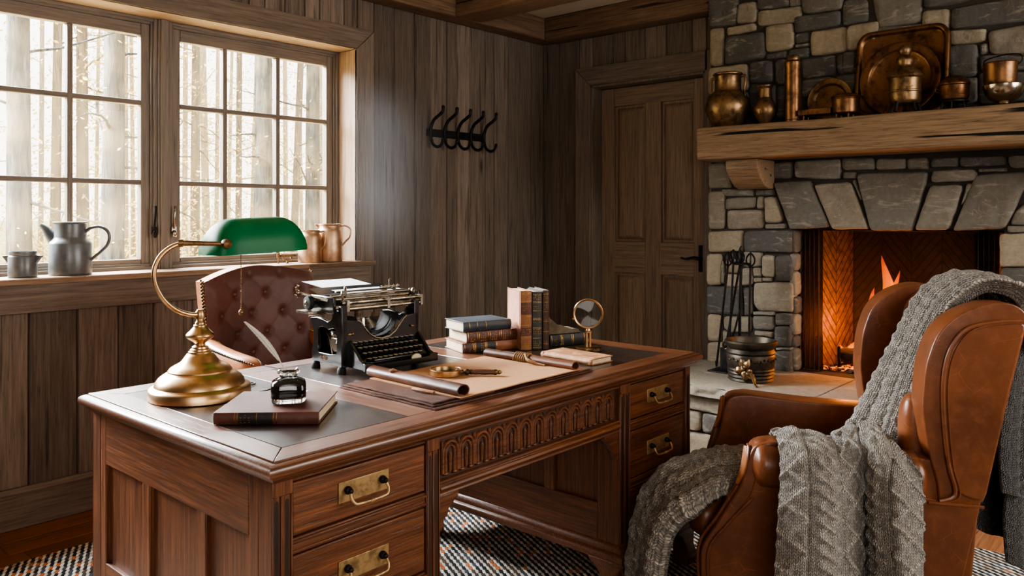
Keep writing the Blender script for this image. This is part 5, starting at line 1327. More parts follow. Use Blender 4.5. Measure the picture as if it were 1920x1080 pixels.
b=B()
def psh(u,v,o=0):
    x=-.085+.205*u
    if v<.25:
        a=-PI*.35+(PI*.85)*(v/.25); return (x,.055-math.sin(PI*.5-a)*.0215*(1)*math.cos(0)*(1 if 1 else 0) if False else .055-.0217*math.cos(a),cz+.0217*math.sin(a)+o)
    t=(v-.25)/.75
    return (x+.03*t*0,.055+.25*t,cz+.0217+.016*t+.007*math.sin(t*PI*.5)*t+o)
b.grid(psh,6,48); b.grid(lambda u,v:psh(1-u,v,-.0006),6,48); pp=tag(b.build('paper_sheet',M_PAPER,ang=180),'blank white sheet of paper rolled into the typewriter','paper',None,(1.70,2.13,ZT)); pp.rotation_euler[2]=math.radians(-3)

# ------------------------------------------------------------------ desk chair
dc=thing('desk_chair','oxblood buttoned leather desk chair with nailhead trim behind the desk','chair',(1.745,2.86,0))
def backprof(u):  # top edge height over the width
    s=2*u-1; return 1.035+.052*math.cos(s*PI*.42)**1.2-(.01 if s<0 else -.004)*abs(s)
def bk_pt(u,v,front=True,off=0):
    s=2*u-1; zt=backprof(u); z=.47+(zt-.47)*v
    wid=.225+.018*v
    x=s*wid
    y=.02+.07*((z-.47)/.58)-.045*s*s + .0
    return x,y,z
def bk_front(u,v):
    x,y,z=bk_pt(u,v)
    p=(x)/.068; q=(z-.47)/.078
    a_,b_=(p+q)*.5+.5,(p-q)*.5
    pil=(abs(math.sin(PI*a_))*abs(math.sin(PI*b_)))**.42
    da=a_-round(a_); dbb=b_-round(b_); dd=(da*da+dbb*dbb)
    edge=min(1,min(u,1-u)/.08)*min(1,(1-v)/.10)
    ed=math.sin(PI/2*min(1,min(u,1-u)/.10))*math.sin(PI/2*min(1,(1-v)/.09))
    d=.020*ed+edge*(.004*(pil-.8)-.012*math.exp(-dd*40))
    return (x,y-.012-d,z)
b=B(); b.grid(bk_front,120,130); dch=b.build('backrest',M_OXBLOOD,dc,ang=180)
b=B(); b.grid(lambda u,v:(lambda p:(p[0],p[1]+.055-.02*math.cos(PI*(u-.5))*0,p[2]))(bk_pt(1-u,v)),24,24); b.build('back_shell',M_OXBLOOD,dc,ang=180)
b=B()
def bandpt(t,w):  # around the edge: left side up, over the top, right side down
    if t<1/3: u,v=0,t*3
    elif t<2/3: u,v=(t-1/3)*3,1
    else: u,v=1,1-(t-2/3)*3
    x,y,z=bk_pt(u,v); return (x,y-.012+.067*w,z)
b.grid(lambda w,t:bandpt(t,w),4,90); b.build('back_band',M_TANL,dc,ang=50)
b=B()
for k in range(46):
    for u in (0,1):
        x,y,z=bk_pt(u,k/45); b.ball((x*1.005,y-.004,z),.0062,6)
        b.ball((x*1.008,y+.010,z+.006),.005,6)
b.build('nailhead_trim',M_BRASSD,dc)
b=B()
for i in range(-3,4):
    for j in range(0,9):
        # lattice points where a_ and b_ are both integers
        for a_ in (0,):
            pass
pts=[]
for A_ in range(-6,8):
    for B_ in range(-6,8):
        p=(A_-.5)+B_; q=(A_-.5)-B_
        x=p*.068; z=.47+q*.078
        if abs(x)<.2 and .5<z<1.0:
            u=(x/.235+1)/2; v=(z-.47)/(backprof(u)-.47)
            if v<.93: P=bk_front(u,v); b.ball((P[0],P[1]-.002,P[2]),.0105,12,(1,.55,1))
b.each('button',M_OXBLOOD,dc)
def armrest(s):
    pa=smoothpath([(s*.232,.03,.800),(s*.244,-.06,.785),(s*.25,-.16,.775),(s*.245,-.26,.765),(s*.232,-.34,.757)],8)
    b=B(); N=len(pa)
    def f(u,v):
        k=min(int(v*(N-1)),N-2); fr_=v*(N-1)-k; p=Vector(pa[k]).lerp(Vector(pa[k+1]),fr_)
        a=2*PI*u; w=.034*(1 if v<.8 else math.cos((v-.8)/.2*PI*.45)); h=.030*(1 if v<.8 else .5+.5*math.cos((v-.8)/.2*PI*.5))
        ca,sa_=math.cos(a),math.sin(a)
        return (p.x+w*math.copysign(abs(ca)**.7,ca),p.y,p.z-.012+h*math.copysign(abs(sa_)**.7,sa_)*1.3)
    b.grid(f,24,40,closeu=True); b.poly([f(i/24,1) for i in range(24)])
    o=b.build('armrest',M_TANL,dc,ang=70)
    q=B()
    for k in range(40):
        v=k/41; 
        for uu in (.10,.40):
            P=f(uu,v); q.ball(P,.0048,6)
    q.build('nailhead_trim',M_NICKEL,o)
    q=B(); q.tube(smoothpath([(s*.236,-.27,.76),(s*.236,-.25,.66),(s*.215,-.2,.56),(s*.2,-.15,.47)]),.018,10); q.build('arm_support',M_OX,dc)
armrest(-1); armrest(1)
def puff(b,c,s,e=4,n=20,fn=None):
    cx,cy,cz_=c
    def f(u,v):
        a=2*PI*u; ph=PI*(v-.5)
        cu,su,cv,sv=math.cos(a),math.sin(a),math.cos(ph),math.sin(ph)
        x=math.copysign(abs(cu)**(2/e),cu)*abs(cv)**(2/e); y=math.copysign(abs(su)**(2/e),su)*abs(cv)**(2/e); z=math.copysign(abs(sv)**(2/e),sv)
        return (cx+s[0]*x,cy+s[1]*y,cz_+s[2]*z)
    b.grid(f,n*3,n,closeu=True); return b
b=B(); puff(b,(0,-.20,.43),(.25,.25,.06),5); b.build('seat',M_OXBLOOD,dc,ang=60)
b=B(); b.cyl((0,-.18,.12),(0,-.18,.38),.03); 
for k in range(4): a=PI/4+k*PI/2; b.tube([(0,-.18,.14),(.15*math.cos(a),-.18+.15*math.sin(a),.10),(.27*math.cos(a),-.18+.27*math.sin(a),.05)],[.03,.025,.02],8); b.ball((.27*math.cos(a),-.18+.27*math.sin(a),.03),.03,10)
b.build('swivel_base',M_OX,dc)

# ------------------------------------------------------------------ things on the window sill
ZS=1.0305
SG='vessels on the window sill'
t=vessel('pewter_pitcher','tall grey enamel pitcher with long spout and looped handle on the sill','pitcher',(1.345,3.775,ZS),
 [(0,0),(.082,0),(.084,.004),(.085,.01),(.085,.135),(.082,.142),(.072,.152),(.066,.160),(.064,.166),(.064,.222),(.069,.226),(.070,.231),(.066,.232),(.06,.226),(.06,.16),(.078,.13),(.078,.01),(0,.008)],M_PEWTER,48,group=SG)
t.rotation_euler[2]=math.radians(-41.5)
b=B(); b.tube(smoothpath([(-.066,0,.150),(-.085,0,.175),(-.104,0,.200),(-.122,0,.218)]),[.030-.0195*i/18 for i in range(19)],14); b.build('spout',M_PEWTER,t)
b=B(); b.tube(smoothpath([(.062,0,.188),(.085,0,.205),(.120,0,.210),(.150,0,.195),(.162,0,.165),(.152,0,.130),(.125,0,.100),(.100,0,.078),(.084,0,.064)],6),.0068,10); b.build('handle',M_PEWTER,t)
t=vessel('pewter_pot','small squat grey pot with two pointed lugs at the sill end','pot',(1.155,3.765,ZS),
 [(0,0),(.052,0),(.054,.003),(.0545,.008),(.0545,.085),(.052,.090),(.050,.092),(.050,.098),(.052,.101),(.052,.110),(.047,.110),(.046,.09),(.05,.08),(.05,.01),(0,.006)],M_PEWTER,44,group=SG)
t.rotation_euler[2]=math.radians(-41.5)
for s in (-1,1):
    b=B(); b.prism([(s*.052,.093),(s*.080,.091),(s*.060,.066),(s*.054,.056),(s*.052,.064)],'y',-.012,.012); b.build('lug',M_PEWTER,t,bev=.003)
for nm,lb,x,y,r,h,hs in (('copper_tankard','shorter pale copper jug on the sill, between lampshade and taller jug',2.571,3.765,.064,.180,.8),('copper_jug','taller pale copper jug on the sill beside the window jamb',2.705,3.77,.072,.212,1.0)):
    t=vessel(nm,lb,'jug',(x,y,ZS),[(0,0),(r*.98,0),(r,.004),(r*.99,.012),(r,.016),(r*.97,h*.78),(r*.88,h*.85),(r*.82,h*.88),(r*.80,h*.95),(r*.88,h*.985),(r*.87,h),(r*.8,h),(r*.74,h*.88),(r*.88,h*.75),(r*.9,.02),(0,.01)],M_COPPERL,40,group=SG)
    t.rotation_euler[2]=math.radians(-41.5)
    b=B(); b.tube(smoothpath([(r*.8,0,h*.93),(r*1.15,0,h*.955),(r*1.5*hs+r*.1,0,h*.86),(r*1.45*hs+r*.1,0,h*.66),(r*1.2,0,h*.52),(r*.97,0,h*.42)]),.0052,8); b.build('handle',M_COPPERL,t)
    b=B(); b.prism([(-r*.8,h*.84),(-r*1.12,h*.985),(-r*1.1,h*1.0),(-r*.7,h*.99)],'y',-.012,.012); b.build('spout',M_COPPERL,t,bev=.004)
t=thing('brass_latch_stay','small brass trinket standing on the sill beside the copper jugs','ornament',(2.45,3.80,ZS))
b=B(); b.box(-.045,.055,-.012,.012,.036,.05); b.tube([(-.03,0,.036),(-.022,0,.02),(.02,0,.02),(.026,0,.036)],.005,8); b.build('bar',M_BRASSD,t,bev=.003)
b=B(); b.cyl((0,0,0),(0,0,.022),.008,.005,10); b.cyl((-.055,0,.03),(-.055,0,.056),.009,n=12); b.tube([(-.055,0,.0),(-.055,0,.03)],.004,8); b.each('stand',M_BRASSD,t)
t.name='brass_trinket'

# ------------------------------------------------------------------ coat rack
cr=thing('coat_rack','black iron coat rack of five curled hooks on the plank wall','coat rack',(3.655,YW-.003,1.81))
b=B(); b.box(-.262,.262,-.012,0,-.024,.024); b.build('rail',M_IRON,cr,bev=.003)
for k in range(5):
    x=-.24+.12*k+(.0 if k<4 else .005)
    b=B(); y=-.014
    b.tube(smoothpath([(x,y,-.02),(x,y-.004,.03),(x,y-.03,.075),(x+.005,y-.075,.105),(x+.01,y-.10,.125),(x+.01,y-.105,.150)],6),[.0105]*24+[.0095]*7,10); b.ball((x+.01,y-.105,.152),.0115,10)
    b.tube(smoothpath([(x,y,.02),(x,y-.004,-.03),(x,y-.02,-.07),(x+.002,y-.055,-.092),(x+.004,y-.09,-.085),(x+.005,y-.108,-.055)],6),[.0095]*24+[.0085]*7,10); b.ball((x+.005,y-.108,-.054),.0105,10)
    b.build('hook',M_IRON,cr)
THROW_A=[
 [(2.639,0.971,0.572),(2.645,0.904,0.566),(2.628,0.833,0.558),(2.667,0.789,0.549)],
 [(2.721,0.939,0.659),(2.7,0.872,0.664),(2.666,0.805,0.681),(2.673,0.752,0.688)],
 [(2.815,0.893,0.793),(2.761,0.833,0.799),(2.71,0.77,0.806),(2.674,0.721,0.809)],
 [(2.866,0.865,0.898),(2.8,0.804,0.908),(2.727,0.735,0.917),(2.668,0.681,0.929)],
 [(2.914,0.811,0.998),(2.853,0.745,0.999),(2.767,0.676,1.003),(2.687,0.615,1.006)],
 [(2.952,0.738,1.072),(2.883,0.665,1.072),(2.786,0.593,1.057),(2.686,0.541,1.04)],
 [(2.979,0.647,1.109),(2.901,0.584,1.106),(2.798,0.52,1.085),(2.692,0.474,1.055)],
 [(3.002,0.561,1.103),(2.912,0.512,1.087),(2.794,0.464,1.064),(2.69,0.431,1.032)],
 [(3.085,0.467,1.018),(2.952,0.436,0.997),(2.811,0.415,0.982),(2.683,0.409,0.969)],
 [(3.12,0.428,0.825),(2.96,0.427,0.83),(2.794,0.434,0.836),(2.674,0.449,0.836)],
 [(3.125,0.421,0.581),(2.96,0.427,0.605),(2.783,0.446,0.63),(2.655,0.47,0.644)],
 [(3.125,0.421,0.397),(2.96,0.427,0.413),(2.783,0.446,0.452),(2.659,0.465,0.491)],
]
THROW_B=[
 [(2.351,1.025,0.535),(2.398,0.987,0.545),(2.457,0.92,0.562),(2.501,0.871,0.57),(2.533,0.834,0.575),(2.552,0.798,0.573),(2.534,0.757,0.58),(2.506,0.73,0.585)],
 [(2.247,0.976,0.622),(2.305,0.941,0.645),(2.372,0.88,0.626),(2.422,0.839,0.645),(2.456,0.801,0.66),(2.476,0.763,0.658),(2.47,0.725,0.631),(2.435,0.689,0.618)],
 [(2.186,0.94,0.669),(2.214,0.893,0.684),(2.264,0.837,0.663),(2.322,0.801,0.682),(2.354,0.765,0.692),(2.374,0.728,0.684),(2.369,0.673,0.648),(2.351,0.633,0.624)],
 [(2.106,0.894,0.645),(2.128,0.84,0.662),(2.175,0.786,0.648),(2.229,0.755,0.656),(2.258,0.723,0.666),(2.266,0.684,0.668),(2.304,0.641,0.634),(2.336,0.604,0.593)],
 [(2.078,0.881,0.575),(2.093,0.819,0.585),(2.141,0.764,0.578),(2.216,0.74,0.572),(2.281,0.727,0.559),(2.25,0.686,0.575),(2.248,0.628,0.575),(2.33,0.596,0.54)],
 [(2.054,0.878,0.469),(2.071,0.813,0.48),(2.124,0.754,0.474),(2.199,0.729,0.465),(2.291,0.731,0.438),(2.243,0.68,0.465),(2.229,0.62,0.477),(2.308,0.591,0.455)],
 [(2.03,0.875,0.344),(2.049,0.808,0.357),(2.104,0.746,0.357),(2.191,0.723,0.335),(2.291,0.731,0.299),(2.239,0.669,0.335),(2.212,0.609,0.362),(2.286,0.585,0.344)],
 [(2.018,0.874,0.209),(2.037,0.806,0.211),(2.093,0.743,0.211),(2.182,0.718,0.184),(2.272,0.722,0.148),(2.231,0.663,0.184),(2.204,0.603,0.223),(2.276,0.581,0.209)],
]
THROW_E=[
 [(2.664,1.116,0.455),(2.553,1.069,0.455),(2.46,1.03,0.455),(2.393,1.002,0.455),(2.338,0.979,0.455)],
 [(2.591,1.217,0.455),(2.472,1.161,0.455),(2.373,1.114,0.455),(2.299,1.079,0.455),(2.244,1.057,0.455)],
 [(2.519,1.289,0.455),(2.388,1.222,0.455),(2.284,1.169,0.455),(2.205,1.129,0.455),(2.148,1.099,0.455)],
 [(2.385,1.333,0.453),(2.291,1.274,0.44),(2.176,1.193,0.438),(2.1,1.143,0.439),(2.022,1.095,0.445)],
 [(2.311,1.372,0.422),(2.242,1.314,0.404),(2.159,1.242,0.397),(2.081,1.179,0.407),(2.006,1.128,0.419)],
 [(2.264,1.395,0.35),(2.208,1.338,0.34),(2.152,1.28,0.329),(2.076,1.215,0.348),(2.005,1.16,0.367)],
 [(2.231,1.402,0.253),(2.177,1.343,0.252),(2.138,1.296,0.247),(2.064,1.229,0.266),(2.003,1.177,0.284)],
 [(2.213,1.407,0.111),(2.159,1.347,0.125),(2.131,1.303,0.116),(2.057,1.236,0.148),(1.996,1.185,0.171)],
]
THROW_C=[
 [(3.033,0.496,0.604),(2.952,0.512,0.617),(2.861,0.539,0.63),(2.799,0.549,0.641)],
 [(3.033,0.496,0.482),(2.952,0.512,0.498),(2.855,0.546,0.513),(2.79,0.559,0.526)],
 [(3.027,0.503,0.361),(2.946,0.518,0.37),(2.853,0.548,0.397),(2.782,0.568,0.419)],
 [(3.025,0.505,0.257),(2.946,0.518,0.268),(2.853,0.548,0.297),(2.777,0.574,0.337)],
]
THROW_D=[
 [(3.125,0.392,0.43),(2.977,0.408,0.463),(2.844,0.438,0.49),(2.742,0.462,0.51)],
 [(3.125,0.392,0.326),(2.977,0.408,0.363),(2.841,0.441,0.393),(2.733,0.473,0.415)],
 [(3.125,0.392,0.222),(2.977,0.408,0.255),(2.841,0.441,0.288),(2.735,0.47,0.321)],
 [(3.125,0.392,0.144),(2.977,0.408,0.163),(2.843,0.439,0.212),(2.739,0.466,0.266)],
]
# ------------------------------------------------------------------ wing armchair
CC=(2.622,.893,0); CRZ=math.radians(123)
wc=thing('wing_armchair','tan leather wingback armchair with rolled arms facing the desk','armchair',CC,CRZ)
def wb(b,name,mat=None,**k): return b.build(name,M_TAN if mat is None else mat,wc,**k)
def panel(b,prof,y0,y1): b.prism(prof,'y',y0,y1); return b
def fillet(pts,r,n=5):
    out=[];N=len(pts)
    for i in range(N):
        a,p,c=Vector(pts[i-1]),Vector(pts[i]),Vector(pts[(i+1)%N])
        ra=r[i] if isinstance(r,(list,tuple)) else r
        l=min(ra,(a-p).length*.48,(c-p).length*.48)
        p1=p+(a-p).normalized()*l; p2=p+(c-p).normalized()*l
        for k in range(n+1):
            t=k/n; out.append(tuple(p1*(1-t)**2+p*2*t*(1-t)+p2*t*t))
    return out
# lower body side + arm, wing
ARM=[(.48,.16),(.485,.34),(.43,.425),(.372,.52),(.352,.60),(.335,.640),(.28,.652),(.05,.63),(-.15,.62),(-.285,.60),(-.262,.50),(-.238,.40),(-.215,.30),(-.19,.16)]
wing=[(-.150,.55),(-.125,.64),(-.108,.76),(-.118,.88),(-.148,.97),(-.20,1.022),(-.28,1.055),(-.345,1.052),(-.380,1.022),(-.325,.78),(-.266,.50),(-.15,.50)]
for s in (-1,1):
    arm=ARM if s>0 else [(.425,.16),(.43,.34),(.40,.425),(.365,.52)]+ARM[4:]
    def yy(a,c): return (min(s*a,s*c),max(s*a,s*c))
    b=B(); panel(b,fillet(arm,.03,3),*((.262,.342) if s>0 else (-.365,-.262))); wb(b,'arm',bev=.03,seg=6,ang=180)
    b=B()
    def rollf(u,v,s=s):
        x=.340-.47*v; k=1 if .05<v<.93 else (.55+.45*math.sin(PI/2*v/.05) if v<.5 else math.sqrt(max(0,1-((v-.93)/.07)**2))); a=2*PI*u
        return (x,s*(.305+.075*k*math.cos(a)),.582+.069*k*math.sin(a)-.02*v)
    
    if s>0: b.grid(rollf,32,40,closeu=True); b.poly([rollf(i/32,0) for i in range(32)]); wb(b,'arm_roll',ang=60)
    b=B(); panel(b,fillet(wing,.035,3),*yy(.255,.352)); wb(b,'wing',bev=.030,seg=6,ang=180)
    b=B(); lo=[(.465,.16),(.47,.33),(.415,.41),(.345,.50),(.33,.56),(-.26,.50),(-.215,.30),(-.19,.16)]
    panel(b,fillet(lo,.015,3),*yy(.325,.345))
    if s>0: wb(b,'side_panel',bev=.008,seg=3)
    # outer wing panel edged with piping
    ow=[(-.190,.535),(-.172,.62),(-.160,.76),(-.162,.86),(-.182,.935),(-.225,.985),(-.30,1.003),(-.372,1.008),(-.318,.78),(-.265,.51)]
    b=B(); panel(b,fillet(ow,.03,3),*yy(.335,.360)); wb(b,'wing_panel',bev=.008,seg=3)
    edge=smoothpath([(x,s*.359,z) for x,z in ([(-.150,.512)]+ow[0:7]+[(-.356,1.006)])],6)
    b=B(); b.tube(edge,.0058,8); b.tube([(x-.012,s*.3605,z-.004) for x,_,z in edge],.003,6)
    b.tube(smoothpath([(.455,s*.345,.18),(.462,s*.345,.33),(.41,s*.345,.41),(.34,s*.345,.49)],6),.0055,8)
    b.tube(smoothpath([(arm[0][0],s*.325,.18),(arm[1][0]+.003,s*.325,.335),(arm[2][0]+.004,s*.325,.428),(.378,s*.325,.518)],6),.005,8)
    b.tube([(-.12,s*.362,.508),(-.262,s*.362,.502)],.004,6)
    b.each('piping',M_TAN,wc)
    # oval arm front
    b=B(); pr=[(.366,.520),(.352,.560),(.346,.60),(.342,.630)]
    def af(u,v):
        k=v*(len(pr)-1); i=min(int(k),len(pr)-2); f=k-i
        x=pr[i][0]+(pr[i+1][0]-pr[i][0])*f; z=pr[i][1]+(pr[i+1][1]-pr[i][1])*f
        w=.028*math.sin(PI*(.04+.92*v))**.5
        return (x+.012*math.sin(PI*u)**.6+.006,s*.312+w*(2*u-1),z)
    b.grid(af,12,16); wb(b,'arm_front',M_TANL,ang=180)
    b=B(); b.tube([af(0,i/16) for i in range(17)]+[af(1,1-i/16) for i in range(17)],.004,6,closed=True); wb(b,'piping')
    # puffed inside of the wing at the elbow
    if s>0: b=B(); puff(b,(-.135,s*.235,.655),(.05,.045,.125),3,16); wb(b,'wing_pad',ang=180)
# upholstered back, buttoned
def bkp(u,v):
    s=2*u-1; z=.42+.615*v
    x=-.125-.19*v-.02*(1-s*s)
    return x,s*.275,z
def wback(u,v):
    x,y,z=bkp(u,v); p=y/.16; q=(z-.42)/.17
    a_,b_=(p+q)*.5+.25,(p-q)*.5+.25
    pil=(abs(math.sin(PI*a_))*abs(math.sin(PI*b_)))**.45
    da=a_-round(a_); d2=b_-round(b_)
    ed=min(1,min(u,1-u)/.12); et=min(1,(1-v)/.12)
    top=math.sqrt(max(0,1-max(0,(v-.86)/.14)**2))
    d=.05*top+ed*et*(.022*(pil-.8)-.020*math.exp(-(da*da+d2*d2)*40))
    return (x+d,y,z)
b=B(); b.grid(wback,72,90); b.grid(lambda u,v:(lambda p:(p[0]-.075*(1 if v<.92 else math.sqrt(max(0,1-((v-.92)/.08)**2))),p[1],p[2]))(bkp(1-u,v)),20,40)
wb(b,'backrest',ang=180)
b=B(); b.prism(fillet([(-.235,.16),(-.264,.50),(-.323,.80),(-.376,1.015),(-.34,1.03),(-.28,.95),(-.2,.5),(-.17,.16)],.012,2),'y',-.33,.33); wb(b,'outer_back',bev=.01,seg=3)
# T shaped seat cushion
def cushion(u,v):
    a=2*PI*u; ph=PI*(v-.5)
    cu,su,cv,sv=math.cos(a),math.sin(a),math.cos(ph),math.sin(ph); e=7
    k=1/((abs(cu)**e+abs(su)**e)**(1/e)); x=.325*cu*k; y=.5*su*k
    w=.255 if x<.235 else .255+.05*min(1,(x-.235)/.035)
    rr=abs(cv)**(2/6)
    return (.19+x*1.0*rr,y*2*w*rr,.385+.068*math.copysign(abs(sv)**(2/3.2),sv)+.010*math.cos(x*4)*math.cos(y*2)*sv)
b=B(); b.grid(cushion,96,24,closeu=True); cu_=wb(b,'seat_cushion',ang=180)
b=B()
for vv in (.80,.2): b.tube([tuple(Vector(cushion(i/96,vv))) for i in range(96)],.005,6,closed=True)
b.build('piping',M_TAN,cu_)
b=B(); b.box(-.2,.43,-.27,.27,.17,.325); wb(b,'seat_rail',bev=.02,seg=4)
for x,y in ((.42,.31),(.38,-.30),(-.2,.3),(-.2,-.3)):
    b=B(); b.tube([(x,y,.17),(x+(.01 if x>0 else -.03),y,.06),(x+(.012 if x>0 else -.05),y,0)],[.028,.02,.016],10); wb(b,'leg',M_OZ)
# ------------------------------------------------------------------ knitted throw
def knit_mat(name,cl,cd,dark=1.):
    t=NT(name); uv=t.n('SeparateXYZ',Vector=t.uv()); u,v=uv.outputs[0],uv.outputs[1]
    wob=t.n('TexNoise',Vector=t.obj(),Scale=55.,Detail=3.).outputs['Fac']
    P=.0098
    x=t.math('ADD',t.math('DIVIDE',u,P),t.math('MULTIPLY',wob,.9)); fx=t.math('FRACT',x)
    k=t.math('ABSOLUTE',t.math('SUBTRACT',fx,.5))
    y=t.math('ADD',t.math('ADD',t.math('DIVIDE',v,P*.8),t.math('MULTIPLY',k,1.5)),t.math('MULTIPLY',wob,1.1)); fy=t.math('FRACT',y)
    leg=t.math('SINE',t.math('MULTIPLY',t.math('FRACT',t.math('MULTIPLY',fx,2.)),PI))
    row=t.math('SINE',t.math('MULTIPLY',fy,PI))
    h=t.math('MULTIPLY',t.math('POWER',leg,.6),t.math('ADD',.25,t.math('MULTIPLY',row,.75)))
    fz=t.noise(t.obj(),600,3,.7); fz2=t.noise(t.obj(),150,4,.7)
    cid=t.n('TexWhiteNoise',Vector=t.n('CombineXYZ',X=t.math('FLOOR',x),Y=t.math('FLOOR',y)).outputs[0]).outputs['Value']
    col=t.mix(t.math('ADD',t.math('MULTIPLY',cid,.55),t.math('MULTIPLY',fz2,.45)),cd,cl)
    f=t.math('MULTIPLY',t.math('ADD',.22,t.math('MULTIPLY',h,.9)),t.math('ADD',.6,t.math('MULTIPLY',fz,.8)))  # gaps between stitches are darkened, shade put into the colour
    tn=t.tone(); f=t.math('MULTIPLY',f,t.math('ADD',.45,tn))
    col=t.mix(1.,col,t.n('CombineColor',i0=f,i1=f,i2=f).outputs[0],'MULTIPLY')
    return t.pbsdf(Base_Color=col,Roughness=.95,Normal=t.bump(t.math('ADD',h,t.math('MULTIPLY',fz,.35)),1.,.0065),Specular_IOR_Level=.1,Sheen_Weight=.35,Sheen_Roughness=.5)
M_KNIT=knit_mat('grey_knit',S(226,217,204),S(128,119,108)); M_KNITSHADE=knit_mat('shaded_knit',S(60,50,42),S(25,21,18))  # second copy is the throw's knit with shade put into the colour
def catmull(P,t):
    n=P.shape[0]; k=np.clip(t*(n-1),0,n-1-1e-9); i=k.astype(int); f=(k-i)[:,None,None]
    g=lambda j:P[np.clip(j,0,n-1)]
    a,b_,c,d=g(i-1),g(i),g(i+1),g(i+2)
    return .5*((2*b_)+(c-a)*f+(2*a-5*b_+4*c-d)*f**2+(3*b_-a-3*c+d)*f**3)
def cloth(bag,G,nu,nv,folds=None,cable=1.,thick=.007,uoff=0.,origin=(0,0,0)):
    P=np.array(G,float)-np.array(origin)
    R=catmull(P,np.linspace(0,1,nv+1)); R=np.transpose(catmull(np.transpose(R,(1,0,2)),np.linspace(0,1,nu+1)),(1,0,2))   # (nv+1,nu+1,3)
    du=np.linalg.norm(np.diff(R,axis=1),axis=2).mean(0); su=np.concatenate([[0],np.cumsum(du)])
    dv=np.linalg.norm(np.diff(R,axis=0),axis=2).mean(1); sv=np.concatenate([[0],np.cumsum(dv)])
    U,V=np.meshgrid(su,sv); UU,VV=np.meshgrid(np.linspace(0,1,nu+1),np.linspace(0,1,nv+1))
    def normals(R):
        tu=np.gradient(R,axis=1); tv=np.gradient(R,axis=0); n=np.cross(tu,tv); return n/np.maximum(np.linalg.norm(n,axis=2,keepdims=True),1e-9)
    n=normals(R); 
    ref=folds.get('up') if folds else None
    if ref is not None and (n*np.array(ref)).sum(2).mean()<0: n=-n
    h=np.zeros_like(U)
    if folds and folds.get('k'):
        ph=folds['k']*UU*2*np.pi+folds.get('tw',0)*VV+folds.get('p',0)
        h+=folds['a']*(np.abs(np.sin(ph/2))**.7-.4)
    if folds and folds.get('dirs'): R=push(R,folds['dirs'],folds.get('clear',.012),origin,folds.get('reach',.3))
    R=R+n*(np.maximum(h,-.012)+(folds or {}).get('lift',0.))[:,:,None]; n2=normals(R); n2=np.where(((n2*n).sum(2)<0)[:,:,None],-n2,n2)
    # cable pattern: crossing diagonals (lattice) alternating with rope cables
    W=.105; X=(U+uoff)/W; c=np.floor(X); f=X-c
    per=.085; t=V/per
    d1=np.abs(((f*1.0-t)%1)-.5); d2=np.abs(((f*1.0+t)%1)-.5)
    lat=np.maximum(np.exp(-((.5-d1)/.085)**2),np.exp(-((.5-d2)/.085)**2))
    s1=.5+.20*np.sin(2*np.pi*V/.075); s2=.5-.20*np.sin(2*np.pi*V/.075)
    z1=np.cos(2*np.pi*V/.075)
    rope=np.maximum(np.exp(-((f-s1)/.12)**2)*(1+.35*z1),np.exp(-((f-s2)/.12)**2)*(1-.35*z1))
    edge=np.exp(-(np.minimum(f,1-f)/.05)**2)
    pat=np.where((c.astype(int)%2)==0,lat,rope)-.5*edge
    g=cable*.0066*pat
    tone=np.clip(.42+.32*pat,.08,.95)  # hollows of the cables toned darker, as shade in the colour
    out=R+n2*g[:,:,None]; inn=R-n2*thick
    o=len(bag['v'])//3; N=(nu+1)*(nv+1)
    bag['v'].append(out.reshape(-1,3)); bag['v'].append(inn.reshape(-1,3))
    bag['t'].append(tone.ravel()); bag['t'].append(np.full(N,.3))
    base=bag['n']; bag['n']+=2*N
    idx=np.arange(N).reshape(nv+1,nu+1)
    q=np.stack([idx[:-1,:-1],idx[:-1,1:],idx[1:,1:],idx[1:,:-1]],-1).reshape(-1,4)
    fl=[q+base,q[:,::-1]+base+N]
    def rim(a): 
        a=np.array(a); return np.stack([a[:-1],a[1:],a[1:]+N,a[:-1]+N],-1)+base
    fl += [rim(idx[0,:])[:, ::-1],rim(idx[-1,:]),rim(idx[:,0]),rim(idx[:,-1])[:, ::-1]]
    bag['f'].append(np.concatenate(fl))
    UVp=np.stack([U,V],-1).reshape(-1,2); bag['uv'].append(UVp); bag['uv'].append(UVp)
def cloth_obj(name,bag,mat):
    v=np.concatenate(bag['v']); f=np.concatenate(bag['f']); t=np.concatenate(bag['t']); uv=np.concatenate(bag['uv'])
    me=bpy.data.meshes.new(name); me.vertices.add(len(v)); me.vertices.foreach_set('co',v.astype(np.float32).ravel())
    me.loops.add(len(f)*4); me.polygons.add(len(f)); me.loops.foreach_set('vertex_index',f.astype(np.int32).ravel())
    me.polygons.foreach_set('loop_start',np.arange(0,len(f)*4,4,dtype=np.int32)); me.update(calc_edges=True)
    at=me.attributes.new('tone','FLOAT','POINT'); at.data.foreach_set('value',t.astype(np.float32))
    ul=me.uv_layers.new(name='UVMap'); ul.data.foreach_set('uv',uv[f.ravel()].astype(np.float32).ravel())
    me.polygons.foreach_set('use_smooth',[True]*len(f)); me.materials.append(mat); me.validate()
    o=bpy.data.objects.new(name,me); COL.objects.link(o); return o
from mathutils.bvhtree import BVHTree
def chair_bvh():
    bpy.context.view_layer.update(); dg=bpy.context.evaluated_depsgraph_get(); vs=[];ps=[]
    for o in wc.children:
        if o.name.startswith(('leg','piping')): continue
        ev=o.evaluated_get(dg); me=ev.to_mesh(); k=len(vs); mw=ev.matrix_world
        vs+=[mw@v.co for v in me.vertices]; ps+=[tuple(k+i for i in p.vertices) for p in me.polygons]; ev.to_mesh_clear()
    return BVHTree.FromPolygons(vs,ps)
BV=chair_bvh()
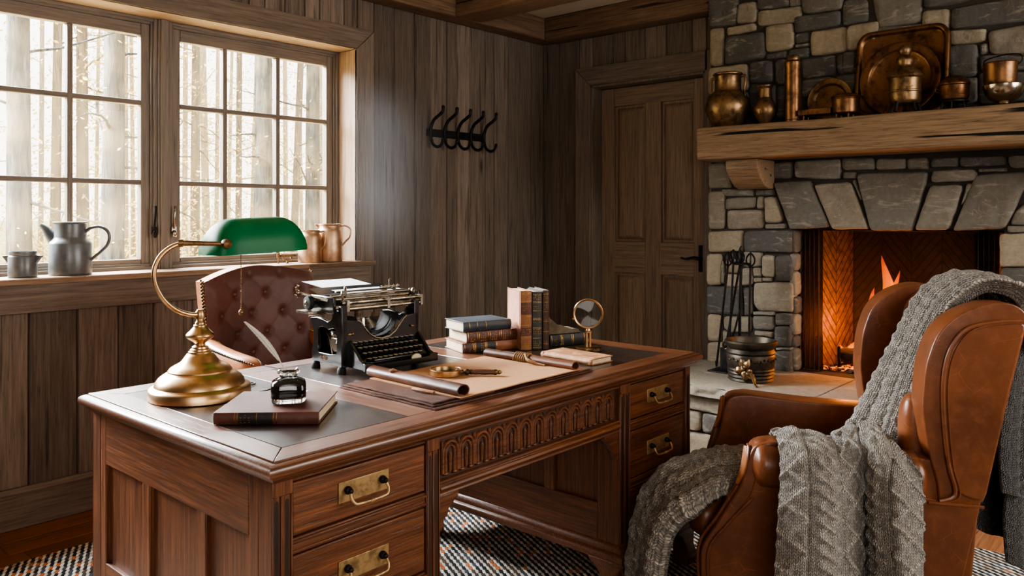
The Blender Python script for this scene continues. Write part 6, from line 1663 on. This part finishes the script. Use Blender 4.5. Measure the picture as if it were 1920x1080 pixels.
def push(R,dirs,clear,origin,reach=.30):
    # rests the cloth on the chair under it
    nv,nu=R.shape[:2]; O=Vector(origin)
    for it in range(3):
        for j in range(nv):
            d=Vector(dirs(j/(nv-1))).normalized()
            for i in range(nu):
                if reach<.2 and j/nv<.3 and i/nu>.74: continue
                p=Vector(R[j,i])+O
                h=BV.ray_cast(p+d*reach,-d,reach+clear)
                if h[0] is not None:
                    q=h[0]+d*clear-O; R[j,i]=q
        if it<2:
            for s in range(10):
                Q=R.copy(); Q[1:-1,1:-1]=(R[:-2,1:-1]+R[2:,1:-1]+R[1:-1,:-2]+R[1:-1,2:])/4; R[...]=R*.4+Q*.6
    return R
def newbag(): return {'v':[],'f':[],'t':[],'uv':[],'n':0}
TO=(2.5,.95,.7)
bag=newbag()
MC=Matrix.Translation(CC)@Matrix.Rotation(CRZ,4,'Z')
THROW_TOP=[]
for z,xl,yl,xr,yr in ((.465,.12,-.06,-.02,.19),(.53,.05,-.05,-.07,.19),(.61,-.025,-.04,-.11,.195),(.76,-.105,-.035,-.145,.215),(.92,-.185,-.03,-.19,.23),(1.02,-.235,-.03,-.24,.24),(1.072,-.29,-.02,-.29,.26),(1.085,-.335,.0,-.335,.275),(1.06,-.40,.02,-.395,.285),(.98,-.445,.03,-.435,.295),(.90,-.45,.03,-.44,.295)):
    THROW_TOP.append([tuple(MC@Vector((xl+(xr-xl)*k/4,yl+(yr-yl)*k/4,z+.012*math.sin(PI*k/4)))) for k in range(5)])
cloth(bag,THROW_TOP,150,360,{'k':3.3,'a':.052,'tw':.9,'p':.2,'up':(-.5,.3,.8)},.8,origin=TO)
cloth(bag,THROW_B,190,240,{'k':2,'a':.012,'tw':.6,'p':1.,'up':(-.6,-.6,.5),'reach':.10,'dirs':lambda v:((.1,.1,1) if v<.35 else ((-.6,-.45,.6) if v<.5 else (-.8,-.6,.0)))},1.1,uoff=.03,origin=TO)
cloth(bag,THROW_E,130,200,{'k':4,'a':.066,'tw':0.,'p':0.,'up':(-.3,.3,.9),'lift':.020},.9,origin=TO)
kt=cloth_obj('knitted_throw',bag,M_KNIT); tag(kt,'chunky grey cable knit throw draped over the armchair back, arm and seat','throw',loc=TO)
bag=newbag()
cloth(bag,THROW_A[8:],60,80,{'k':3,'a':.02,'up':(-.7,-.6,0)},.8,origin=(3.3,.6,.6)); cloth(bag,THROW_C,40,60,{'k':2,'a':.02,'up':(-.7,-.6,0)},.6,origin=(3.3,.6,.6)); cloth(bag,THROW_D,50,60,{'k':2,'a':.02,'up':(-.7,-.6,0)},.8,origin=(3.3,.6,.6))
kd=cloth_obj('throw_rear',bag,M_KNITSHADE); tag(kd,'rear drape of the knit throw behind the armchair, shade put into its colour','blanket',loc=(3.3,.6,.6))  # hanging rear of the throw, coloured dark to stand for its shade
# ------------------------------------------------------------------ the wood outside
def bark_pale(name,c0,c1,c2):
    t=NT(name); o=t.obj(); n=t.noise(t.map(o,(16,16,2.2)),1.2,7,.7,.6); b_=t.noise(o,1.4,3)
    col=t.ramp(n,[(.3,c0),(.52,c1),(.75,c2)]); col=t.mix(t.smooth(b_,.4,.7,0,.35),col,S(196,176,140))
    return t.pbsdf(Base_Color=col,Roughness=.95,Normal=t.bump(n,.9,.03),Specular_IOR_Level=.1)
M_BARK=[bark_pale('bark_near',S(42,42,42),S(80,80,78),S(120,120,117)),bark_pale('bark_mid_hazed',S(96,86,72),S(132,120,102),S(160,148,128)),bark_pale('bark_far_hazed',S(142,128,104),S(170,156,130),S(196,182,156))]  # mid and far bark made paler: distance haze put into the colour
def leaf_mat(name,c,c2):
    t=NT(name); col=t.mix(t.tone(),c,c2)
    d=t.n('BsdfDiffuse',Color=col); tl=t.n('BsdfTranslucent',Color=col); mx=t.n('MixShader',i0=.5,i1=d,i2=tl); t.t.links.new(mx.outputs[0],t.out.inputs[0]); return t.m
M_LEAF=leaf_mat('autumn_leaves',S(222,190,112),S(242,222,158))
GZ=-.35
def tree(px,Y,rad,h,kind,lean,seed,label,leaves=260,lz=(1.,9.)):
    r=random.Random(seed)
    t=thing('tree',label,'tree',(px,Y,GZ),0,'trees outside the window')
    b=B(); N=14; pts=[];R=[]
    for i in range(N+1):
        v=i/N; pts.append((lean*v*h+.05*math.sin(v*5+seed)*rad*6*v,.03*math.sin(v*4+seed*2),h*v)); R.append(rad*(1.25 if i==0 else 1.04-.55*v))
    n=22; st=[]
    b.tube(pts,R,n)
    for i,vv in enumerate(b.v):
        q=noise.noise(Vector((vv[0]*9,vv[1]*9,vv[2]*.8+seed)))*rad*.10; cx=vv[0]-0; b.v[i]=(vv[0]+q,vv[1]+q*.5,vv[2])
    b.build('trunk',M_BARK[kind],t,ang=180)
    b=B(); tips=[]
    for k in range(12 if kind<2 else 6):
        z=r.uniform(1.6,h*.8); v=z/h; p=Vector((lean*z,0,z)); a=r.uniform(0,2*PI); L=r.uniform(.5,1.7)*(1+kind*.3)
        d=Vector((math.cos(a),math.sin(a)*.5,r.uniform(-.15,.55)))
        q=[p]
        for s in range(6): d=(d+Vector((r.uniform(-.3,.3),r.uniform(-.2,.2),r.uniform(-.25,.2)))).normalized(); q.append(q[-1]+d*L/6)
        b.tube([tuple(x) for x in q],[rad*.13*(1-i/7)+.003 for i in range(7)],5); tips+=q[2:]
        for s in range(3):
            c=q[r.randint(2,5)]; e=c+Vector((r.uniform(-.4,.4),r.uniform(-.2,.2),r.uniform(-.3,.3))); b.tube([tuple(c),tuple((c+e)/2+Vector((0,0,.04))),tuple(e)],.004,4); tips.append(e)
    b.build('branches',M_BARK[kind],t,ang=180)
    b=B(); s0=.028+.010*kind
    for k in range(leaves):
        if r.random()<.6: c=r.choice(tips)+Vector((r.gauss(0,.16),r.gauss(0,.12),r.gauss(0,.14)))
        else: c=Vector((r.gauss(0,.9),r.gauss(0,.5),r.uniform(*lz)))
        n1=Vector((r.uniform(-1,1),r.uniform(-1,1),r.uniform(-1,1))).normalized(); n2=n1.orthogonal().normalized(); s=s0*r.uniform(.6,1.5)
        b.poly([tuple(c-n1*s),tuple(c+n2*s*.5),tuple(c+n1*s),tuple(c-n2*s*.5)],r.random())
    b.build('leaves',M_LEAF,t,smooth=False)
XY=[(2.738,9,0.118,0,0.0,38),(3.802,9.5,0.128,0,0.012,206),(6.7,11,0.148,0,0.0,497),(8.247,12,0.132,0,-0.004,586),(4.747,14,0.077,1,0.01,102),(5.198,14,0.097,1,-0.006,158),(6.28,13,0.08,1,-0.03,332),(7.609,15,0.089,1,0.0,366),(10.219,18,0.078,1,0.012,446),(10.419,16,0.086,1,0.05,546),(9.447,18,0.089,2,-0.02,390),(8.381,20,0.065,2,0,236),(12.912,22,0.073,2,0.03,470),(11.847,24,0.083,2,0,347),(13.402,25,0.071,2,0.01,405),(12.883,20,0.069,2,-0.01,538),(16.875,24,0.076,2,0,603),(7.779,24,0.065,2,0.01,75),(9.229,26,0.064,2,0,130),(11.128,26,0.068,2,-0.01,250),(15.503,28,0.07,2,0.02,428),(17.48,28,0.074,2,0,515),(18.707,28,0.076,2,-0.01,565),(9.609,25,0.055,2,0.01,180),(6.429,22,0.052,2,0,15)]
names={0:['great grey trunk outside, furthest from the window post','great grey trunk beside the window post, behind the pitcher','thick grey trunk in the middle column of the further window','thick pale trunk behind the last column of panes, above the copper jugs']}
i0=0
for (x,Y,rad,kind,lean,pxx) in XY:
    if kind==0: lb=names[0][i0]; i0+=1
    elif kind==1: lb='slim brown trunk outside, '+{102:'just beside the first upright muntin bar',158:'close to the great trunk behind the pitcher',332:'leaning away beside the window post',366:'straight one in the first pane column of the further window',446:'straight one above the green lampshade',546:'leaning in the last column of panes above the jugs'}[pxx]
    else: lb='thin haze-coloured trunk far back among the pale trees'
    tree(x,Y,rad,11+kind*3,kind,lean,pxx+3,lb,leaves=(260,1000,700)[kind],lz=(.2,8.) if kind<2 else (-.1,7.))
b=B(); b.grid(lambda u,v:(-40+110*u,4.4+66*v,GZ+.10*noise.noise(Vector((u*40,v*30,0)))+(v*66)**1.2*.008),60,50)
t=NT('leaf_litter'); n=t.noise(t.obj(),2.2,7,.75); gm=t.pbsdf(Base_Color=t.ramp(n,[(.3,S(178,152,104)),(.5,S(214,192,140)),(.7,S(236,220,176))]),Roughness=1.)
o=b.build('ground_outside',gm); struct(o)
# low autumn bushes on the ground between the trunks
r=random.Random(77)
for k,(x,Y) in enumerate(((1.8,11),(3.2,12.5),(5.2,12),(5.6,15),(7.4,14.5),(8.6,17),(4.2,17),(10.5,19.5),(6.6,19.5),(12.6,22.5))):
    t=thing('autumn_bush','pale yellow leafy bush on the woodland floor between the tree trunks','bush',(x,Y,GZ+.15),0,'bushes outside the window')
    b=B()
    tips=[]
    for s in range(14):
        a=r.uniform(0,2*PI); L=r.uniform(.7,2.0); q=[Vector((0,0,0))]; d=Vector((math.cos(a)*.5,math.sin(a)*.4,1))
        for j in range(5): d=(d+Vector((r.uniform(-.3,.3),r.uniform(-.2,.2),0))).normalized(); q.append(q[-1]+d*L/5)
        b.tube([tuple(p) for p in q],.006,4); tips+=q[1:]
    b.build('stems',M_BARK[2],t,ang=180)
    b=B()
    for s in range(800):
        c=r.choice(tips)+Vector((r.gauss(0,.3),r.gauss(0,.2),r.gauss(0,.16))); n1=Vector((r.uniform(-1,1),r.uniform(-1,1),r.uniform(-1,1))).normalized(); n2=n1.orthogonal().normalized(); q=.035*r.uniform(.6,1.5)
        b.poly([tuple(c-n1*q),tuple(c+n2*q*.5),tuple(c+n1*q),tuple(c-n2*q*.5)],r.random())
    b.build('leaves',M_LEAF,t,smooth=False)

# ------------------------------------------------------------------ light and camera
w=bpy.data.worlds.new('sky'); SC.world=w; w.use_nodes=True; nt=w.node_tree; nt.nodes.clear()
tc=nt.nodes.new('ShaderNodeTexCoord'); sp=nt.nodes.new('ShaderNodeSeparateXYZ'); rp=nt.nodes.new('ShaderNodeValToRGB'); bg=nt.nodes.new('ShaderNodeBackground'); ou=nt.nodes.new('ShaderNodeOutputWorld')
nt.links.new(tc.outputs['Generated'],sp.inputs[0]); nt.links.new(sp.outputs[2],rp.inputs[0]); nt.links.new(rp.outputs[0],bg.inputs[0]); nt.links.new(bg.outputs[0],ou.inputs[0])
rp.color_ramp.elements[0].position=.0; rp.color_ramp.elements[0].color=(1,.93,.78,1); rp.color_ramp.elements[1].position=.35; rp.color_ramp.elements[1].color=(.95,.98,1,1)
bg.inputs[1].default_value=SKY
def area(name,loc,target,sx,sy,e,c):
    l=bpy.data.lights.new(name,'AREA'); l.shape='RECTANGLE'; l.size=sx; l.size_y=sy; l.energy=e; l.color=c
    o=bpy.data.objects.new(name,l); o.location=loc; d=Vector(target)-Vector(loc); o.rotation_euler=d.to_track_quat('-Z','Y').to_euler(); COL.objects.link(o); return o
a=area('window_portal',(1.35,4.02,1.64),(1.35,0,1.64),3.0,1.3,1,(1,1,1)); a.data.cycles.is_portal=True
area('sky_boost',(1.6,7.0,5.2),(2.0,2.2,.9),5.5,3.5,SKYL,(.92,.97,1.))  # area lamp added above the view to boost daylight through the window
area('low_sky_boost',(-.6,10.2,5.1),(1.8,2.0,1.2),8.,3.,SKYL2,(.95,.98,1.))  # second added lamp, lower, so boosted daylight reaches the armchair
area('room_fill',(3.2,-1.95,1.75),(2.0,2.5,1.35),2.2,1.5,FILL*.72,(1,.95,.89))  # unseen fill light added to brighten desk front and window wall
area('back_fill',(-1.0,-1.4,1.7),(4.5,2.6,1.6),2.0,1.4,FILL*.38,(1,.95,.89))  # unseen fill light added behind the camera to lift the door wall
t=NT('haze'); 
o_=t.obj(); n=t.noise(o_,1.1,3); sp_=t.n('SeparateXYZ',Vector=o_)
fade=t.math('MULTIPLY',t.smooth(t.math('ABSOLUTE',sp_.outputs[0]),.05,.47,1,0),t.math('MULTIPLY',t.smooth(t.math('ABSOLUTE',sp_.outputs[1]),.05,.19,1,0),t.smooth(t.math('ABSOLUTE',sp_.outputs[2]),.2,.78,1,0)))
vol=t.n('VolumeScatter',Color=(.92,.96,1,1),Density=t.math('MULTIPLY',fade,t.math('ADD',.11,t.math('MULTIPLY',n,.17))),Anisotropy=.2)
t.t.links.new(vol.outputs[0],t.out.inputs['Volume'])
b=B(); b.box(-.48,.48,-.195,.195,-1.655,.80); hz=b.build('haze',t.m,smooth=False); hz['kind']='stuff'; tag(hz,'soft blue grey haze in the daylight in front of the window','haze',None,(2.98,3.47,1.66))
cam=bpy.data.cameras.new('camera'); co=bpy.data.objects.new('camera',cam); COL.objects.link(co); SC.camera=co
cam.sensor_width=36; cam.lens=1500/1920*36; cam.shift_y=-(540-404)/1920; cam.clip_start=.05; cam.clip_end=300
co.location=(0,0,1.29); co.rotation_euler=(math.radians(90),0,math.radians(41.5-90))
vs_=SC.view_settings
try: SC.display_settings.display_device='sRGB'; vs_.view_transform='AgX'; vs_.look='AgX - Medium High Contrast'
except Exception: pass
vs_.exposure=EXPO
SC.cycles.max_bounces=8; SC.cycles.diffuse_bounces=4; SC.cycles.glossy_bounces=4; SC.cycles.transmission_bounces=8; SC.cycles.transparent_max_bounces=16
SC.cycles.caustics_reflective=False; SC.cycles.caustics_refractive=False; SC.cycles.sample_clamp_indirect=6
SC.cycles.use_denoising=True
